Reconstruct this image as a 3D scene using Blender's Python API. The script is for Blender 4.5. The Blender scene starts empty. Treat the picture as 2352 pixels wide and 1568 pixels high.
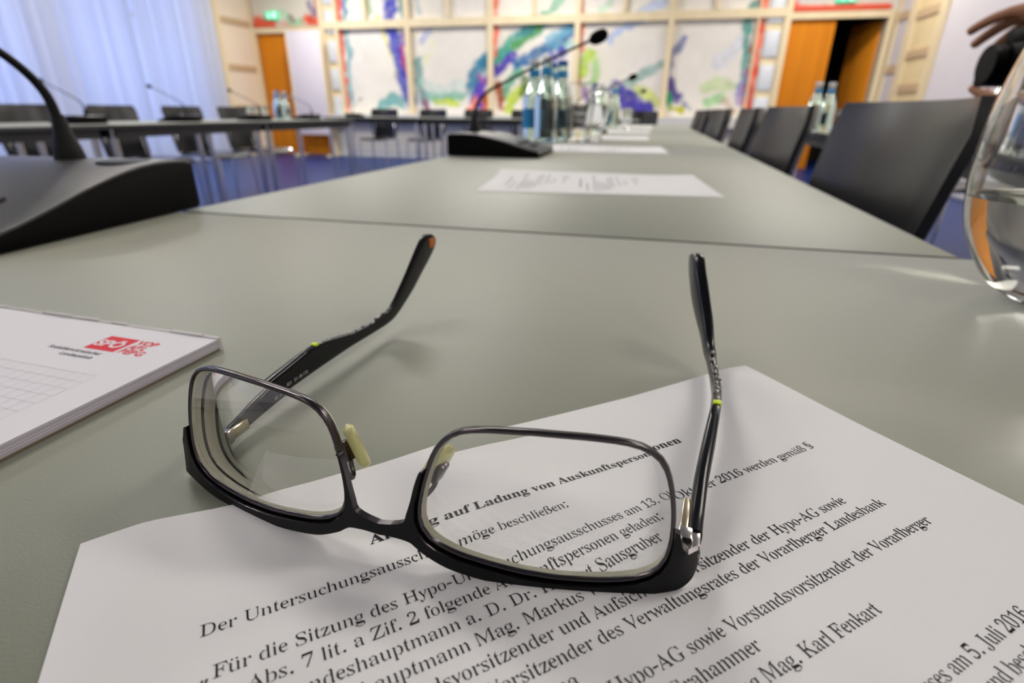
import bpy, bmesh, math, random
import numpy as np
from mathutils import Vector, Matrix, Euler
from mathutils.geometry import tessellate_polygon

random.seed(7)
PI = math.pi
SC = bpy.context.scene
COL = SC.collection
TZ = 0.74                      # table top above the floor; builders use z = 0 on the table top

# ------------------------------------------------------------------ camera
cam_d = bpy.data.cameras.new('camera')
cam_d.sensor_fit = 'HORIZONTAL'; cam_d.sensor_width = 36.0
cam_d.lens = 1226.245 / 2352 * 36.0
cam_d.clip_start = 0.005; cam_d.clip_end = 100
cam = bpy.data.objects.new('camera', cam_d); COL.objects.link(cam)
_r = Vector((0.9701553619886147, 0.24233884838993028, 0.00839381711631811))
_u = Vector((-0.10346102071138809, 0.38238241777400134, 0.9181936090883375))
_f = Vector((-0.219304333742171, 0.8916588860872477, -0.3960429775460625))
M = Matrix((( _r.x, _u.x, -_f.x, 0), (_r.y, _u.y, -_f.y, 0), (_r.z, _u.z, -_f.z, 0.0911113 + TZ), (0, 0, 0, 1)))
cam.matrix_world = M
cam_d.dof.use_dof = True
cam_d.dof.focus_distance = 0.133
cam_d.dof.aperture_fstop = 13.0
SC.camera = cam

# ------------------------------------------------------------------ world, daylight, lamps, exposure
SC.view_settings.view_transform = 'Standard'
SC.view_settings.look = 'None'
SC.view_settings.gamma = 1.0
SC.view_settings.use_curve_mapping = False
SC.view_settings.exposure = 0.0
w = bpy.data.worlds.new('sky'); SC.world = w; w.use_nodes = True
bg = w.node_tree.nodes['Background']
bg.inputs[0].default_value = (0.42, 0.58, 1.0, 1); bg.inputs[1].default_value = 1.0
SC.cycles.max_bounces = 10; SC.cycles.diffuse_bounces = 4; SC.cycles.glossy_bounces = 4
SC.cycles.transmission_bounces = 10; SC.cycles.transparent_max_bounces = 8
SC.cycles.blur_glossy = 0.3
SC.cycles.sample_clamp_indirect = 30.0

def area_light(name, loc, size, energy, color, rot):
    d = bpy.data.lights.new(name, 'AREA'); d.shape = 'RECTANGLE'; d.size, d.size_y = size
    d.energy = energy; d.color = color
    o = bpy.data.objects.new(name, d); COL.objects.link(o); o.location = loc; o.rotation_euler = rot
    return o
# daylight falling on the curtained window front
area_light('daylight', (-8.3, 2.7, 1.2 + TZ), (11.4, 3.0), 98, (0.39, 0.47, 1.0), (0, -PI/2, 0)).rotation_euler = (PI/2, 0, -PI/2)
LAMPS = [(x, y) for y in (-1.8, 1.9, 5.4, 8.4) for x in (-5.4, -1.9, 2.1)]
LAMP_Z = 2.62
for (x, y) in LAMPS:
    area_light('ceiling_light_glow', (x, y, LAMP_Z - 0.03 + TZ), (1.2, 0.5), 5 if y < 0 else (38 if x > 1 else 60 if x < -4 else 50) if y > 8 else 27 if y < 3 else 56, (1.0, 0.975, 0.93), (0, 0, 0))

# ------------------------------------------------------------------ materials
def srgb(r, g, b):
    f = lambda c: (c/12.92 if c <= 0.04045 else ((c+0.055)/1.055)**2.4)
    return (f(r/255), f(g/255), f(b/255), 1)
def mat(name, col, rough=0.5, metal=0.0, spec=0.5, trans=0.0, ior=1.45, vary=0.0, vscale=30, bump=0.0, bscale=200, coat=0.0):
    m = bpy.data.materials.new(name); m.use_nodes = True
    nt = m.node_tree; b = nt.nodes['Principled BSDF']
    c = col if len(col) == 4 else (*col, 1)
    b.inputs['Base Color'].default_value = c
    b.inputs['Roughness'].default_value = rough; b.inputs['Metallic'].default_value = metal
    b.inputs['Specular IOR Level'].default_value = spec
    b.inputs['Transmission Weight'].default_value = trans; b.inputs['IOR'].default_value = ior
    b.inputs['Coat Weight'].default_value = coat; b.inputs['Coat Roughness'].default_value = rough*.9
    if vary or bump:
        tc = nt.nodes.new('ShaderNodeTexCoord')
    if vary:
        n = nt.nodes.new('ShaderNodeTexNoise'); n.inputs['Scale'].default_value = vscale; n.inputs['Detail'].default_value = 4
        r = nt.nodes.new('ShaderNodeMapRange'); r.inputs['To Min'].default_value = 1 - vary; r.inputs['To Max'].default_value = 1 + vary
        h = nt.nodes.new('ShaderNodeMix'); h.data_type = 'RGBA'; h.blend_type = 'MULTIPLY'; h.inputs[0].default_value = 1
        h.inputs[6].default_value = c
        nt.links.new(tc.outputs['Object'], n.inputs['Vector']); nt.links.new(n.outputs['Fac'], r.inputs['Value'])
        nt.links.new(r.outputs['Result'], h.inputs[7]); nt.links.new(h.outputs[2], b.inputs['Base Color'])
    if bump:
        n2 = nt.nodes.new('ShaderNodeTexNoise'); n2.inputs['Scale'].default_value = bscale
        bp = nt.nodes.new('ShaderNodeBump'); bp.inputs['Strength'].default_value = bump; bp.inputs['Distance'].default_value = 0.001
        nt.links.new(tc.outputs['Object'], n2.inputs['Vector']); nt.links.new(n2.outputs['Fac'], bp.inputs['Height'])
        nt.links.new(bp.outputs['Normal'], b.inputs['Normal'])
    return m
def wood(name, c1, c2, axis='z', scale=6.0, rough=0.45):
    m = mat(name, c1, rough); nt = m.node_tree; b = nt.nodes['Principled BSDF']
    tc = nt.nodes.new('ShaderNodeTexCoord'); mp = nt.nodes.new('ShaderNodeMapping')
    s = {'z': (1, 1, 0.06), 'x': (0.06, 1, 1), 'y': (1, 0.06, 1)}[axis]; mp.inputs['Scale'].default_value = s
    n = nt.nodes.new('ShaderNodeTexNoise'); n.inputs['Scale'].default_value = scale; n.inputs['Detail'].default_value = 6
    cr = nt.nodes.new('ShaderNodeValToRGB'); cr.color_ramp.elements[0].color = c1; cr.color_ramp.elements[1].color = c2
    cr.color_ramp.elements[0].position = 0.35; cr.color_ramp.elements[1].position = 0.65
    nt.links.new(tc.outputs['Object'], mp.inputs[0]); nt.links.new(mp.outputs[0], n.inputs['Vector'])
    nt.links.new(n.outputs['Fac'], cr.inputs[0]); nt.links.new(cr.outputs[0], b.inputs['Base Color'])
    return m
def glass(name, col, ior, rough=0.0):
    return mat(name, col, rough, trans=1.0, ior=ior)
MT = dict(
    laminate=mat('laminate', (0.190, 0.204, 0.158), 0.42, spec=0.35, vary=0.03, vscale=900, bump=0.06, bscale=1400),
    table_edge=mat('table_edge', (0.035, 0.035, 0.032), 0.5),
    chrome=mat('chrome', (0.75, 0.75, 0.77), 0.12, metal=1),
    black_plastic=mat('black_plastic', (0.003, 0.003, 0.0034), 0.5, spec=0.1, bump=0.05, bscale=3000),
    grey_plastic=mat('grey_plastic', (0.035, 0.035, 0.038), 0.40, spec=0.5, bump=0.05, bscale=3000),
    foam=mat('foam', (0.004, 0.004, 0.004), 0.95, spec=0.1, bump=0.6, bscale=900),
    neck=mat('neck', (0.008, 0.008, 0.009), 0.5, spec=0.3),
    chair_shell=mat('chair_shell', (0.008, 0.0078, 0.009), 0.30, spec=0.5, bump=0.04, bscale=1500),
    chair_dark=mat('chair_dark', (0.008, 0.008, 0.009), 0.5),
    paper=mat('paper', (0.80, 0.80, 0.81), 0.75, spec=0.2, vary=0.012, vscale=60, bump=0.03, bscale=2500),
    ink=mat('ink', (0.022, 0.022, 0.026), 0.7, spec=0.1),
    grey_ink=mat('grey_ink', (0.16, 0.16, 0.18), 0.7, spec=0.1),
    line_ink=mat('line_ink', (0.66, 0.66, 0.69), 0.7, spec=0.1),
    red_ink=mat('red_ink', srgb(226, 48, 64), 0.6, spec=0.2),
    pad_paper=mat('pad_paper', (0.81, 0.80, 0.85), 0.75, spec=0.2),  # slight lilac of the window light put into the paper colour
    pad_glue=mat('pad_glue', (0.55, 0.54, 0.53), 0.5, vary=0.15, vscale=120),
    pad_board=mat('pad_board', srgb(112, 100, 84), 0.8),
    pad_edge=mat('pad_edge', (0.50, 0.47, 0.53), 0.8, vary=0.1, vscale=40),
    gunmetal=mat('gunmetal', (0.085, 0.075, 0.08), 0.2, metal=1),
    brow=mat('brow', (0.004, 0.004, 0.0045), 0.42, spec=0.25),
    arm=mat('arm', (0.003, 0.0035, 0.005), 0.22, spec=0.35),
    gold=mat('gold', (0.60, 0.52, 0.36), 0.25, metal=1),
    silver=mat('silver', (0.55, 0.52, 0.50), 0.2, metal=1),
    neon=mat('neon', (0.62, 0.80, 0.01), 0.4),
    orange=mat('orange', (0.55, 0.16, 0.01), 0.5),
    inlay=mat('inlay', (0.13, 0.125, 0.115), 0.2),
    code=mat('code', (0.5, 0.5, 0.5), 0.5),
    nose_pad=mat('nose_pad', (0.90, 0.88, 0.46), 0.25, trans=0.65, ior=1.42),
    lens=glass('lens', (1.0, 1.0, 0.995), 1.56),
    lens_edge=mat('lens_edge', (0.66, 0.65, 0.52), 0.6, spec=0.3),  # frosted edge; its opaque pale tone also stands for repeated reflections
    clear_glass=glass('clear_glass', (0.98, 0.99, 0.985), 1.48),
    bottle_glass=glass('bottle_glass', (0.84, 0.96, 0.90), 1.48),
    water=glass('water', (0.98, 0.99, 0.99), 1.333),
    label_blue=mat('label_blue', srgb(50, 150, 205), 0.5), label_pale=mat('label_pale', srgb(165, 200, 235), 0.5),
    cap_white=mat('cap_white', (0.75, 0.77, 0.80), 0.4), cap_blue=mat('cap_blue', srgb(40, 100, 175), 0.4),
    floor=mat('floor', srgb(18, 46, 104), 0.36, spec=0.15, vary=0.10, vscale=3),
    wall_white=mat('wall_white', (0.78, 0.76, 0.72), 0.8, spec=0.2, vary=0.02, vscale=4),
    wall_cream=mat('wall_cream', (0.85, 0.74, 0.58), 0.7, spec=0.2, vary=0.05, vscale=3),
    ceiling=mat('ceiling', (0.80, 0.78, 0.74), 0.9, spec=0.1),
    timber=wood('timber', (0.86, 0.74, 0.50, 1), (0.80, 0.66, 0.42, 1)),
    timber_dark=wood('timber_dark', (0.62, 0.46, 0.28, 1), (0.55, 0.40, 0.24, 1), 'y'),
    door=wood('door_wood', (0.76, 0.26, 0.002, 1), (0.62, 0.20, 0.001, 1), rough=0.8),
    red_paint=mat('red_paint', srgb(228, 92, 62), 0.6), pink_paint=mat('pink_paint', (0.74, 0.62, 0.56), 0.7),
    yellow_panel=mat('yellow_panel', (0.74, 0.60, 0.34), 0.8, vary=0.08, vscale=5),
    lilac_panel=mat('lilac_panel', (0.70, 0.66, 0.68), 0.8, vary=0.05, vscale=4),
    board=mat('board', (0.74, 0.68, 0.72), 0.6),
    glass_block=mat('glass_block', (0.72, 0.76, 0.82), 0.25, vary=0.05, vscale=12),
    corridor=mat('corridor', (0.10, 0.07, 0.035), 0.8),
    window_frame=mat('window_frame', (0.55, 0.46, 0.36), 0.5), pane=glass('pane', (0.95, 0.97, 1.0), 1.02),
    wainscot=mat('wainscot', (0.88, 0.82, 0.70), 0.7, spec=0.2),  # warm tone put into the colour against blue light bounced off the floor
    ledge=mat('ledge', (0.70, 0.69, 0.66), 0.5),
    skin=mat('skin', (0.40, 0.17, 0.075), 0.5, vary=0.08, vscale=20),
    shirt=mat('shirt', (0.62, 0.61, 0.60), 0.85, bump=0.2, bscale=700), trousers=mat('trousers', (0.50, 0.46, 0.40), 0.85),
    hair=mat('hair', (0.03, 0.02, 0.012), 0.6), shoe=mat('shoe', (0.02, 0.015, 0.012), 0.4),
)
_lb = MT['laminate'].node_tree.nodes['Principled BSDF']      # matt laminate brightens towards grazing view
_lb.inputs['Sheen Weight'].default_value = 0.8; _lb.inputs['Sheen Roughness'].default_value = 0.45; _lb.inputs['Sheen Tint'].default_value = (0.98, 1.0, 0.86, 1)
def emis(name, col, s):
    m = bpy.data.materials.new(name); m.use_nodes = True; b = m.node_tree.nodes['Principled BSDF']
    b.inputs['Base Color'].default_value = (*col, 1); b.inputs['Emission Color'].default_value = (*col, 1); b.inputs['Emission Strength'].default_value = s
    return m
MT['lamp'] = emis('lamp', (1, 0.9, 0.75), 8.0); MT['exit'] = emis('exit', (0.10, 0.80, 0.42), 0.45); MT['exit_mark'] = emis('exit_mark', (0.8, 1, 0.9), 0.9)
def curtain_mat():
    m = bpy.data.materials.new('sheer'); m.use_nodes = True; nt = m.node_tree
    out = nt.nodes['Material Output']; b = nt.nodes['Principled BSDF']; b.inputs['Base Color'].default_value = (0.74, 0.76, 0.82, 1); b.inputs['Roughness'].default_value = 0.9
    t = nt.nodes.new('ShaderNodeBsdfTranslucent'); t.inputs[0].default_value = (0.80, 0.84, 0.95, 1)
    mx = nt.nodes.new('ShaderNodeMixShader'); mx.inputs[0].default_value = 0.62
    nt.links.new(b.outputs[0], mx.inputs[1]); nt.links.new(t.outputs[0], mx.inputs[2]); nt.links.new(mx.outputs[0], out.inputs[0])
    return m
MT['sheer'] = curtain_mat()
def paint_mat():
    m = mat('mural_paint', (0.8, 0.8, 0.8), 0.75, spec=0.2); nt = m.node_tree
    a = nt.nodes.new('ShaderNodeVertexColor'); a.layer_name = 'paint'
    nt.links.new(a.outputs['Color'], nt.nodes['Principled BSDF'].inputs['Base Color']); return m
MT['mural'] = paint_mat()

# ------------------------------------------------------------------ object helpers
def tag(o, label=None, cat=None, group=None, kind=None):
    if label: o['label'] = label
    if cat: o['category'] = cat
    if group: o['group'] = group
    if kind: o['kind'] = kind
    return o
def thing(name, label, cat, loc=(0, 0, 0), rz=0.0, group=None):
    o = bpy.data.objects.new(name, None); COL.objects.link(o); o.empty_display_size = 0.05
    o.location = (loc[0], loc[1], loc[2] + TZ); o.rotation_euler = (0, 0, rz)
    return tag(o, label, cat, group)
def obj(name, bm, mats, parent=None, smooth=None, origin=None, kind=None):
    """one mesh object from a bmesh; vertices in table-top world space (origin = the parent's place) or local if origin is None"""
    if origin is not None:
        bmesh.ops.translate(bm, vec=-Vector(origin), verts=bm.verts)
    me = bpy.data.meshes.new(name); bm.normal_update(); bm.to_mesh(me); bm.free()
    for m in (mats if isinstance(mats, (list, tuple)) else [mats]): me.materials.append(MT[m])
    if smooth is not None:
        for p in me.polygons: p.use_smooth = True
        me.set_sharp_from_angle(angle=math.radians(smooth))
    o = bpy.data.objects.new(name, me); COL.objects.link(o)
    if parent is not None: o.parent = parent
    else: o.location = (0, 0, TZ)
    if kind: o['kind'] = kind
    return o
def copy_tree(o, parent=None):
    c = o.copy(); COL.objects.link(c)
    if parent is not None:
        c.parent = parent; c.matrix_parent_inverse = o.matrix_parent_inverse.copy()
    for ch in list(o.children): copy_tree(ch, c)
    return c
def place(o, loc, rz, label=None, group=None):
    o.location = (loc[0], loc[1], loc[2] + TZ); o.rotation_euler = (0, 0, rz)
    if label: o['label'] = label
    if group: o['group'] = group
    return o
def BM(): return bmesh.new()
def box(bm, c, s, mi=0, rot=None, bevel=0.0):
    g = bmesh.ops.create_cube(bm, size=1.0)
    vs = g['verts']
    for v in vs: v.co = Vector((v.co.x*s[0], v.co.y*s[1], v.co.z*s[2]))
    es = set(e for v in vs for e in v.link_edges)
    if bevel:
        r = bmesh.ops.bevel(bm, geom=list(es), offset=bevel, segments=2, affect='EDGES', profile=0.5)
        vs = list(set(v for f in r['faces'] for v in f.verts) | set(v for v in vs if v.is_valid))
    fs = set(f for v in vs if v.is_valid for f in v.link_faces)
    for f in fs: f.material_index = mi
    mt = Matrix.Translation(Vector(c)) @ (rot.to_matrix().to_4x4() if rot else Matrix())
    vs = set(v for f in fs for v in f.verts)
    for v in vs: v.co = mt @ v.co
    return vs
def ring_loft(bm, rings, mi=0, cap=True, closed=False):
    R = [[bm.verts.new(p) for p in r] for r in rings]; n = len(R[0])
    k = len(R)
    for i in range(k if closed else k-1):
        a, b = R[i], R[(i+1) % k]
        for j in range(n):
            f = bm.faces.new((a[j], a[(j+1) % n], b[(j+1) % n], b[j])); f.material_index = mi
    if cap and not closed:
        f = bm.faces.new(R[0][::-1]); f.material_index = mi; f = bm.faces.new(R[-1]); f.material_index = mi
    return R
def tube(bm, pts, rad, n=10, mi=0, closed=False):
    pts = [Vector(p) for p in pts]; k = len(pts)
    rad = rad if isinstance(rad, (list, tuple)) else [rad]*k
    rings = []; up = Vector((0.123, 0.31, 0.94)).normalized(); prev = None
    for i, p in enumerate(pts):
        a = pts[(i-1) % k] if closed or i else p; b = pts[(i+1) % k] if closed or i < k-1 else p
        t = (b-a).normalized()
        x = (prev - t*prev.dot(t)) if prev is not None else (up - t*up.dot(t))
        x.normalize(); prev = x; y = t.cross(x)
        rings.append([p + (x*math.cos(q) + y*math.sin(q))*rad[i] for q in [2*PI*j/n for j in range(n)]])
    ring_loft(bm, rings, mi, not closed, closed)
def smooth_path(pts, n=6, closed=False):
    P = [Vector(p) for p in pts]; k = len(P); out = []
    for i in range(k if closed else k-1):
        if closed: a, b, c, d = P[(i-1) % k], P[i], P[(i+1) % k], P[(i+2) % k]
        else: a, b, c, d = P[max(i-1, 0)], P[i], P[i+1], P[min(i+2, k-1)]
        for j in range(n):
            t = j/n
            out.append(0.5*((2*b) + (c-a)*t + (2*a-5*b+4*c-d)*t*t + (3*b-a-3*c+d)*t**3))
    if not closed: out.append(P[-1])
    return out
def lathe(bm, prof, c=(0, 0, 0), n=40, mi=0, cap=True):
    rings = [[(c[0]+r*math.cos(2*PI*j/n), c[1]+r*math.sin(2*PI*j/n), c[2]+z) for j in range(n)] for r, z in prof]
    ring_loft(bm, rings, mi, cap)
def grid(bm, fn, nu, nv, mi=0):
    V = [[bm.verts.new(fn(i/nu, j/nv)) for j in range(nv+1)] for i in range(nu+1)]
    for i in range(nu):
        for j in range(nv):
            f = bm.faces.new((V[i][j], V[i+1][j], V[i+1][j+1], V[i][j+1])); f.material_index = mi
    return V
def extrude_poly(bm, pts, d, mi=0, mside=None):
    """pts: list of 3D points of a planar polygon, extruded by vector d"""
    a = [bm.verts.new(p) for p in pts]; b = [bm.verts.new(Vector(p)+Vector(d)) for p in pts]
    f = bm.faces.new(a); f.material_index = mi; g = bm.faces.new(b[::-1]); g.material_index = mi
    n = len(a)
    for i in range(n):
        s = bm.faces.new((a[(i+1) % n], a[i], b[i], b[(i+1) % n])); s.material_index = mi if mside is None else mside
    bmesh.ops.recalc_face_normals(bm, faces=bm.faces)
AL='#$%&()*+,-./0123456789:;<=>?@ABCDEFGHIJKLMNOPQRSTUVWXYZ[]^_abcdefghijklmnopqrstuvwxyz{|}~'
GLYPHS={
'bA':('41',['/0/9/0/K/E/O/Q/W/g/y1U4N1i4M3m/e3}/Q47/K47/91n/91n/K26/P2A/U2I/m2+0f0G0f0+/q0-/_0</P0b/K0b/9', '0Q1(1{1(182o']),
'bL':('4%',['/H/9/H/J/l/P/y/Y0*/~0*3]0%3r/s4)/I43/I4C2(4C2(431W4.1I4$1?3k1>/}1D/b1T/W1j/U2[/]33/w3G003p0|4&0|3i/9']),
'ba':('3-',['1u/11Z/?1O/]1</L0n/70V/20%/3/l/=/T/V/P/c/O00/^0O/k0]0J1$1N1E1L231F2C1.2S0f2U0O2N0J2H0J2;0Y1z0Z1i0V1[0B1J0-1F/y1H/c1W/Z1m/[2#/l2D0*2X0?2d0u2n1]2j2(2]252R2H282N2(2S1Y2V/a2c/]2p/e2y/U2[/<2=/0', '1%/]1D/o1N/z1N10111&0u0u0e0d0Y0M0X/}0[/o0m/^']),
'bd':('3G',['0Q/209/</l/c/V01/O0Q/O1A/^1v/n28012W0=2a0f2m1+2m1<2h1Y2T1h2F1f3w1a4%1I411743174C2o4C2p/u2s/h3&/X36/U36/D2G/<1h//1h/b1K/A1(/1', '1?/W1K/_1b/w1h0,1h1{1a221U2<1<2F0z2B0j230Z1d0V0c0Z090i/k0p/b1&/V']),
'be':('2[',['0]/20A/</y/W/X04/O0V/O1H/a1y/q290D2a0p2n1:2m1O2h1s2T2&2F2=1~2C1h2I1-0U1-0Y0Y0e070u/y11/j1N/e1o/l1}/u2<062K0)26/f1y/M1^/<1@/2', '0T1G1P1G1K2:1?2P1(2W0s2S0f2H0[25']),
'bf':('1^',['/H/9/H/I/c/O/j/V/o/y/o2C/I2C/I2f/o2f/q3K/u3^0)3~05400R4B0f4H1E4L1c4F2%422-4)253g233U2$3@1p391b391J3B1A3P1E3u1L401F461-450{4*0v3[0v2f1R2f1R2C0v2C0w/g0|/W19/K1N/I1N/9']),
'bg':('2w',['0Y-a/y-m/k-s/L.3/G.G/I.T/[.k0$.z/c/3/X/>/Q/c/W/u/x090F0N0)0]/n0o/]1(/R1@/R1u/Z20/|2R0D2f0a2l1C2l1r2_2m2_2m2:2:2:2N1p2Q1R2H1(240h1}0Y1N0I0c0G0P0>0E0,0F/z0K/t0o/l1K/l21/c2O/S2^/F2k.{2j.[2e.J2N.-2>-|1p-k1U-e', '1-0^1A0l1M1;1N1Z1I291<2O1-2V0o2T0h2O0X290T1|0T1;0]0t0o0b', '1M-{1k.%2$.021.>23.]2,.g1k.q0A.r02.d0*.C07.00H.%0q-y']),
'bk':('3<',['/J/9/J/I/_/M/h/S/o/k/o3m/g4-/M43/N4C0v4C0v101w231|2?1w2N1U2S1U2f3.2f3.2S2[2F2A221g1X3:/P3M/I3M/91Z/91Z/I1p/L1w/S1u/d1*0u0v0h0w/d0z/W1./K1;/I1;/9']),
'bn':('3R',['/K/9/K/I/_/M/h/S/o/k/m2@/a2P/L2T/L2f0v2f0v291<2Z1O2f1|2n2A2j2Y2[2l2F2w2(2z1[2{/d3#/W33/K3@/I3@/91Q/91Q/I1j/O1s/d1s1v1n201g281R2=1F2<1/200v1t0v/k0|/S1./K1;/I1;/9']),
'bo':('3$',['0i/20H/=/}/X/r/f/X05/O0V/O1E/a1x/r280:2W0H2a0y2m1@2n1p2a1~2X2F292X1y2j1F2j0U2a042</W1q/<1A/0', '1D/I1R/V1_/x1c1_1W2=1C2T1$2X0n2O0]2/0U0Z0_/h0o/N1$/F']),
'bp':('3H',['/J-b/J-q/c-x/k.$/o.H/n26/i2I/b2O/L2U/L2f0q2f0q25132Y1D2f1o2o2<2h2H2b2h2E2x2-301J320o3-0I2p/g2Q/E29/71l//1W/116/>0v/Y0z./1%-}1L-r1L-b', '1V/V1b/Z1r/k2%0:2*192%1b1u211n291Z2C1N2D172=1-250v1t0v0$1*/f1>/W']),
'br':('2M',['/K/9/K/I/a/M/h/S/o/j/m2B/b2P/M2S/N2f0t2f0t2*102K1B2[1i2n2+2l2;2e2M2I2O202K1~2:1l1t1i1d1s1H22132+1)1z0x1S0w/j0{/[11/M1L/I1L/9']),
'bs':('2N',['0b/10//A/~/A/t/;/n/0/^/0/^0I/p0I0%/x07/b0V/L1$/J14/O1E/g1F0$1:090>0k/y1(/k19/_1e/j28/|2Q0-2[0J2j0x2o1U2b1j2f1o2o1}2o1}1g1m1g1[211K2C1%2U0h2U0Y2P0K2=0I2+0M1{0^1i1S1=1z0y2-0Y2.0,2$/g1x/W1a/A1Q/910/0']),
'bt':('1m',['0?/30*/</r/W/n/e/k2E/M2E/M2Z083F0c4#0r4#0r2f1W2f1W2E0r2E0v/r0}/g18/e1H/p1U0+1g/}1W/b1G/K13/<0w/3']),
'bu':('3L',['0B/30*/@/|/J/l/v/f2>/^2L/D2T/D2f0p2f0q/x0v/m1+/_1D/_1Y/i1m/}1m2/1f2I1U2R1D2T1D2f2t2f2u/q2x/f3./Y3=/W3=/F2L/>1m//1m/c1T/I1A/<0q//']),
'bv':('2b',['0p///R2B/H2O/62S/62f1+2f1+2T0m2Q0d2I0c2=1@0Z1z2>1t2L1R2T1R2f2a2f2a2U2L2M262*1&//']),
'r,':('1;',['/U.;/x0.0]0.0c0&0&.;']),
'r-':('1a',['/T0|/T1U1D1U1D0|']),
'r.':('1;',['0-/1/|/6/m/L/l/i/p/x0&0.0F000]/~0e/i0e/T0W/:0F/1']),
'r0':('3)',['0u/40_/70q/=/~/p/l0:/Y1?/W2</[2t/l3^/~4(0q4W0_4^1I4c1^4^1K4W2?4(2Q3^2e2W2f1Z2b1$2Q092?/p1K/=1^/71H/4', '1S/b1a/i1r0&2&0n2,2C2&3)1r3p1a4.1T440j440]4.0L3p0;3)061S0;0n0L0&0]/i0j/b']),
'r1':('3)',['/z/9/z/^1#/e1%3O0n3w0b3k0=3_0$36/m3//Z37/X3B/]3c0&3s0U3~184_1e4_1T4:1^3p1a/f1j/_2f/^2f/9']),
'r2':('3)',['/N/9/N0$/c0?0u1R1>1~1_2U1i2o1q3H1l3q1c4&1N461-490L450<4&003Y003H0;2y/l3(/Y3=/U3S/_3~/u4=0R4V084Z0k4d1Z4^1H4W1}4D27482G3t2L392F2y2&2<1J1U/x0*2.0,2>062R0o2s0o2q0J2d0&2e/9']),
'r3':('3)',['0L/40-/:0G/>/s/N/X/]/I/}/F0</K0K/g0]/s0_/s02/w0&00/k0a/d1J/f1a/p1l/{1|0C2$0m1}1.1h1Q1O1c0T1l0T2;132?1K2L1f2p1k3#1p3R1k3l1V421M460q490E44053x0/3]0/3I0:3*/j33/]3?/T3h/]4(/i44/m4?0X4Y0F4_1>4c1W4_1E4X1{4F24492E3v2K3d2I3,2=2j1u2E122.1n2)1O2$231c2O1F2U1;2^0l2[0L2M0%2;/l28/Y1A/=1]/:14/3']),
'r5':('3)',['0N/40//:0K/>/c/]/S/u/L0;/Q0H/l0W/w0Y/w0;/}0$0)/t0;/h0t/d1E/g1b/w1q031x0I1{1.1n1[1]1p1E1|0=1~/s1t/Z2$/b3@/s45/v4]2I4]2K3y2V3Y2W3:2:3:2/3c2&3j023m0&2G0p2Q1W2L1P2E212.231y2F1f2Q1N2X0e2S0D20/]1;/>1W/:12/4']),
'r6':('3)',['0o/61%/;09/e0)/t/p0=/_1+/[1g/h1}/W27/p3?0,3p0A401A4[1.4a1f4d2(4_1n4]2X4/2a3k2]3Z2P3G2#3=2-3o1|421l4:1,490n4*0N3R0:2]0U2;0c2C1(2F172L0{2O1B2T1i2S1a2N2I202M1{2Y1i2g1;2i0}2c0F2O/t2;/a1R/91W/4', '1]/b1t/r2-0K210v2%1b1o1}1[2*0X2&0E1x061f0@0]0W/|0j/h0u/b']),
'r7':('3)',['0E/92C3m0*3l/z3h/o3I/k3&/J3&/K3K/T3p/W4]2q4]2q4;2b3s2]3O0p/9']),
'r:':('1;',['0-2F/|2K/m2c/l2}/p320&3C0F3E0]380e2}0e2k0W2O0F2F', '0-/1/|/6/m/L/l/i/p/x0&0.0F000]/~0e/i0e/T0W/:0F/1']),
'rA':('3i',['/B/K/I/L/</M/G/S/l0N0+0t0.1<0X2N1-2t1;4*1F4N1S4M1a4+1p2x2+2S2W1E2s0~2u0Y3C/Q3_/K3_/91}/91}/K1p/L2J/P2T/U2U/m240f020f/q/q/r/V/{/P08/L0+/K0+/9/A/9', '0=1(2)1(1M2M112o0q2M']),
'rD':('4I',['/M/9/K/J0%/O/{/S00/W023%0.4%/y4+/~4./E43/E4C2(4A2R4:2[4.3(3y3C3c3W3H3i3*3t2c3}1m3t0t3Y023*/^2H/B1Z/9', '1o/S2B/Y2f/t2v0+310]390}3?1n382^3%3=2e3h2?4$1K4-0{4,0n3~0o/[0w/U']),
'rF':('3F',['/K/9/K/J0#/R0//[023L0,3~/x4(/|4+/E43/E4C3>4C3:3|3I3Y3K2p3?2p353@3+3V2m3w274&1G4+0l4%0m2$1a2)1v242/2T2;302I302E2<2/1q2F1I2I0V2;0V2/171v1X1a1e0m1i0o/_0v/S1&/O1d/J1d/9']),
'rG':('4U',['1g/01J/41V/:0s/L0[/Y09/{0,02/r0^/c1P/b1n/k2c0+3I0F3n0p4/1U4C1D4I234L2a4D2P4>3-423W423k4M3y4M3a4%3q3X3y2d3k2d3I3P353q3%4%2p4,2n412(471C4/0|3p0^3C0J2a0C1m0J0y0S0W0n/~1#/k1H/O2>/F2p/K3,/[30/m301$3-112|182M1=2M1M4B1M4B1=4S1<3o153i/V3E/H3;/=2L/0']),
'rH':('4f',['/S/9/S/J0#/P0//Y021G0(1o0229023h0.4#/x4//D41/T43/T4C1K4C1K431A421U410y4,0p4&0m2)332)314#3&4,2I412^422S432S4C4I4C4I434Y413|4,3t4(3n3]3n293x1o3n1G3n/t3t/U4&/N4I/J4I/92S/92S/J2C/K3,/S31/^331f0m1f0q/Y1(/M1K/J1K/9']),
'rJ':('2U',['/r.U0*.X/w.c/c.i/Y.o/C.v/9/4/;/k/@/}/K0(/_0)/n/y/q/O/j/(/q.s/w.o0A.l0b.q0s//0z/N0{3p0u4&0j4-02400@420643064C2?4C2?4326422E401h4+1_4$1X/Z1K//1?.{1#.k0d.b0T.W0V.T']),
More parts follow.
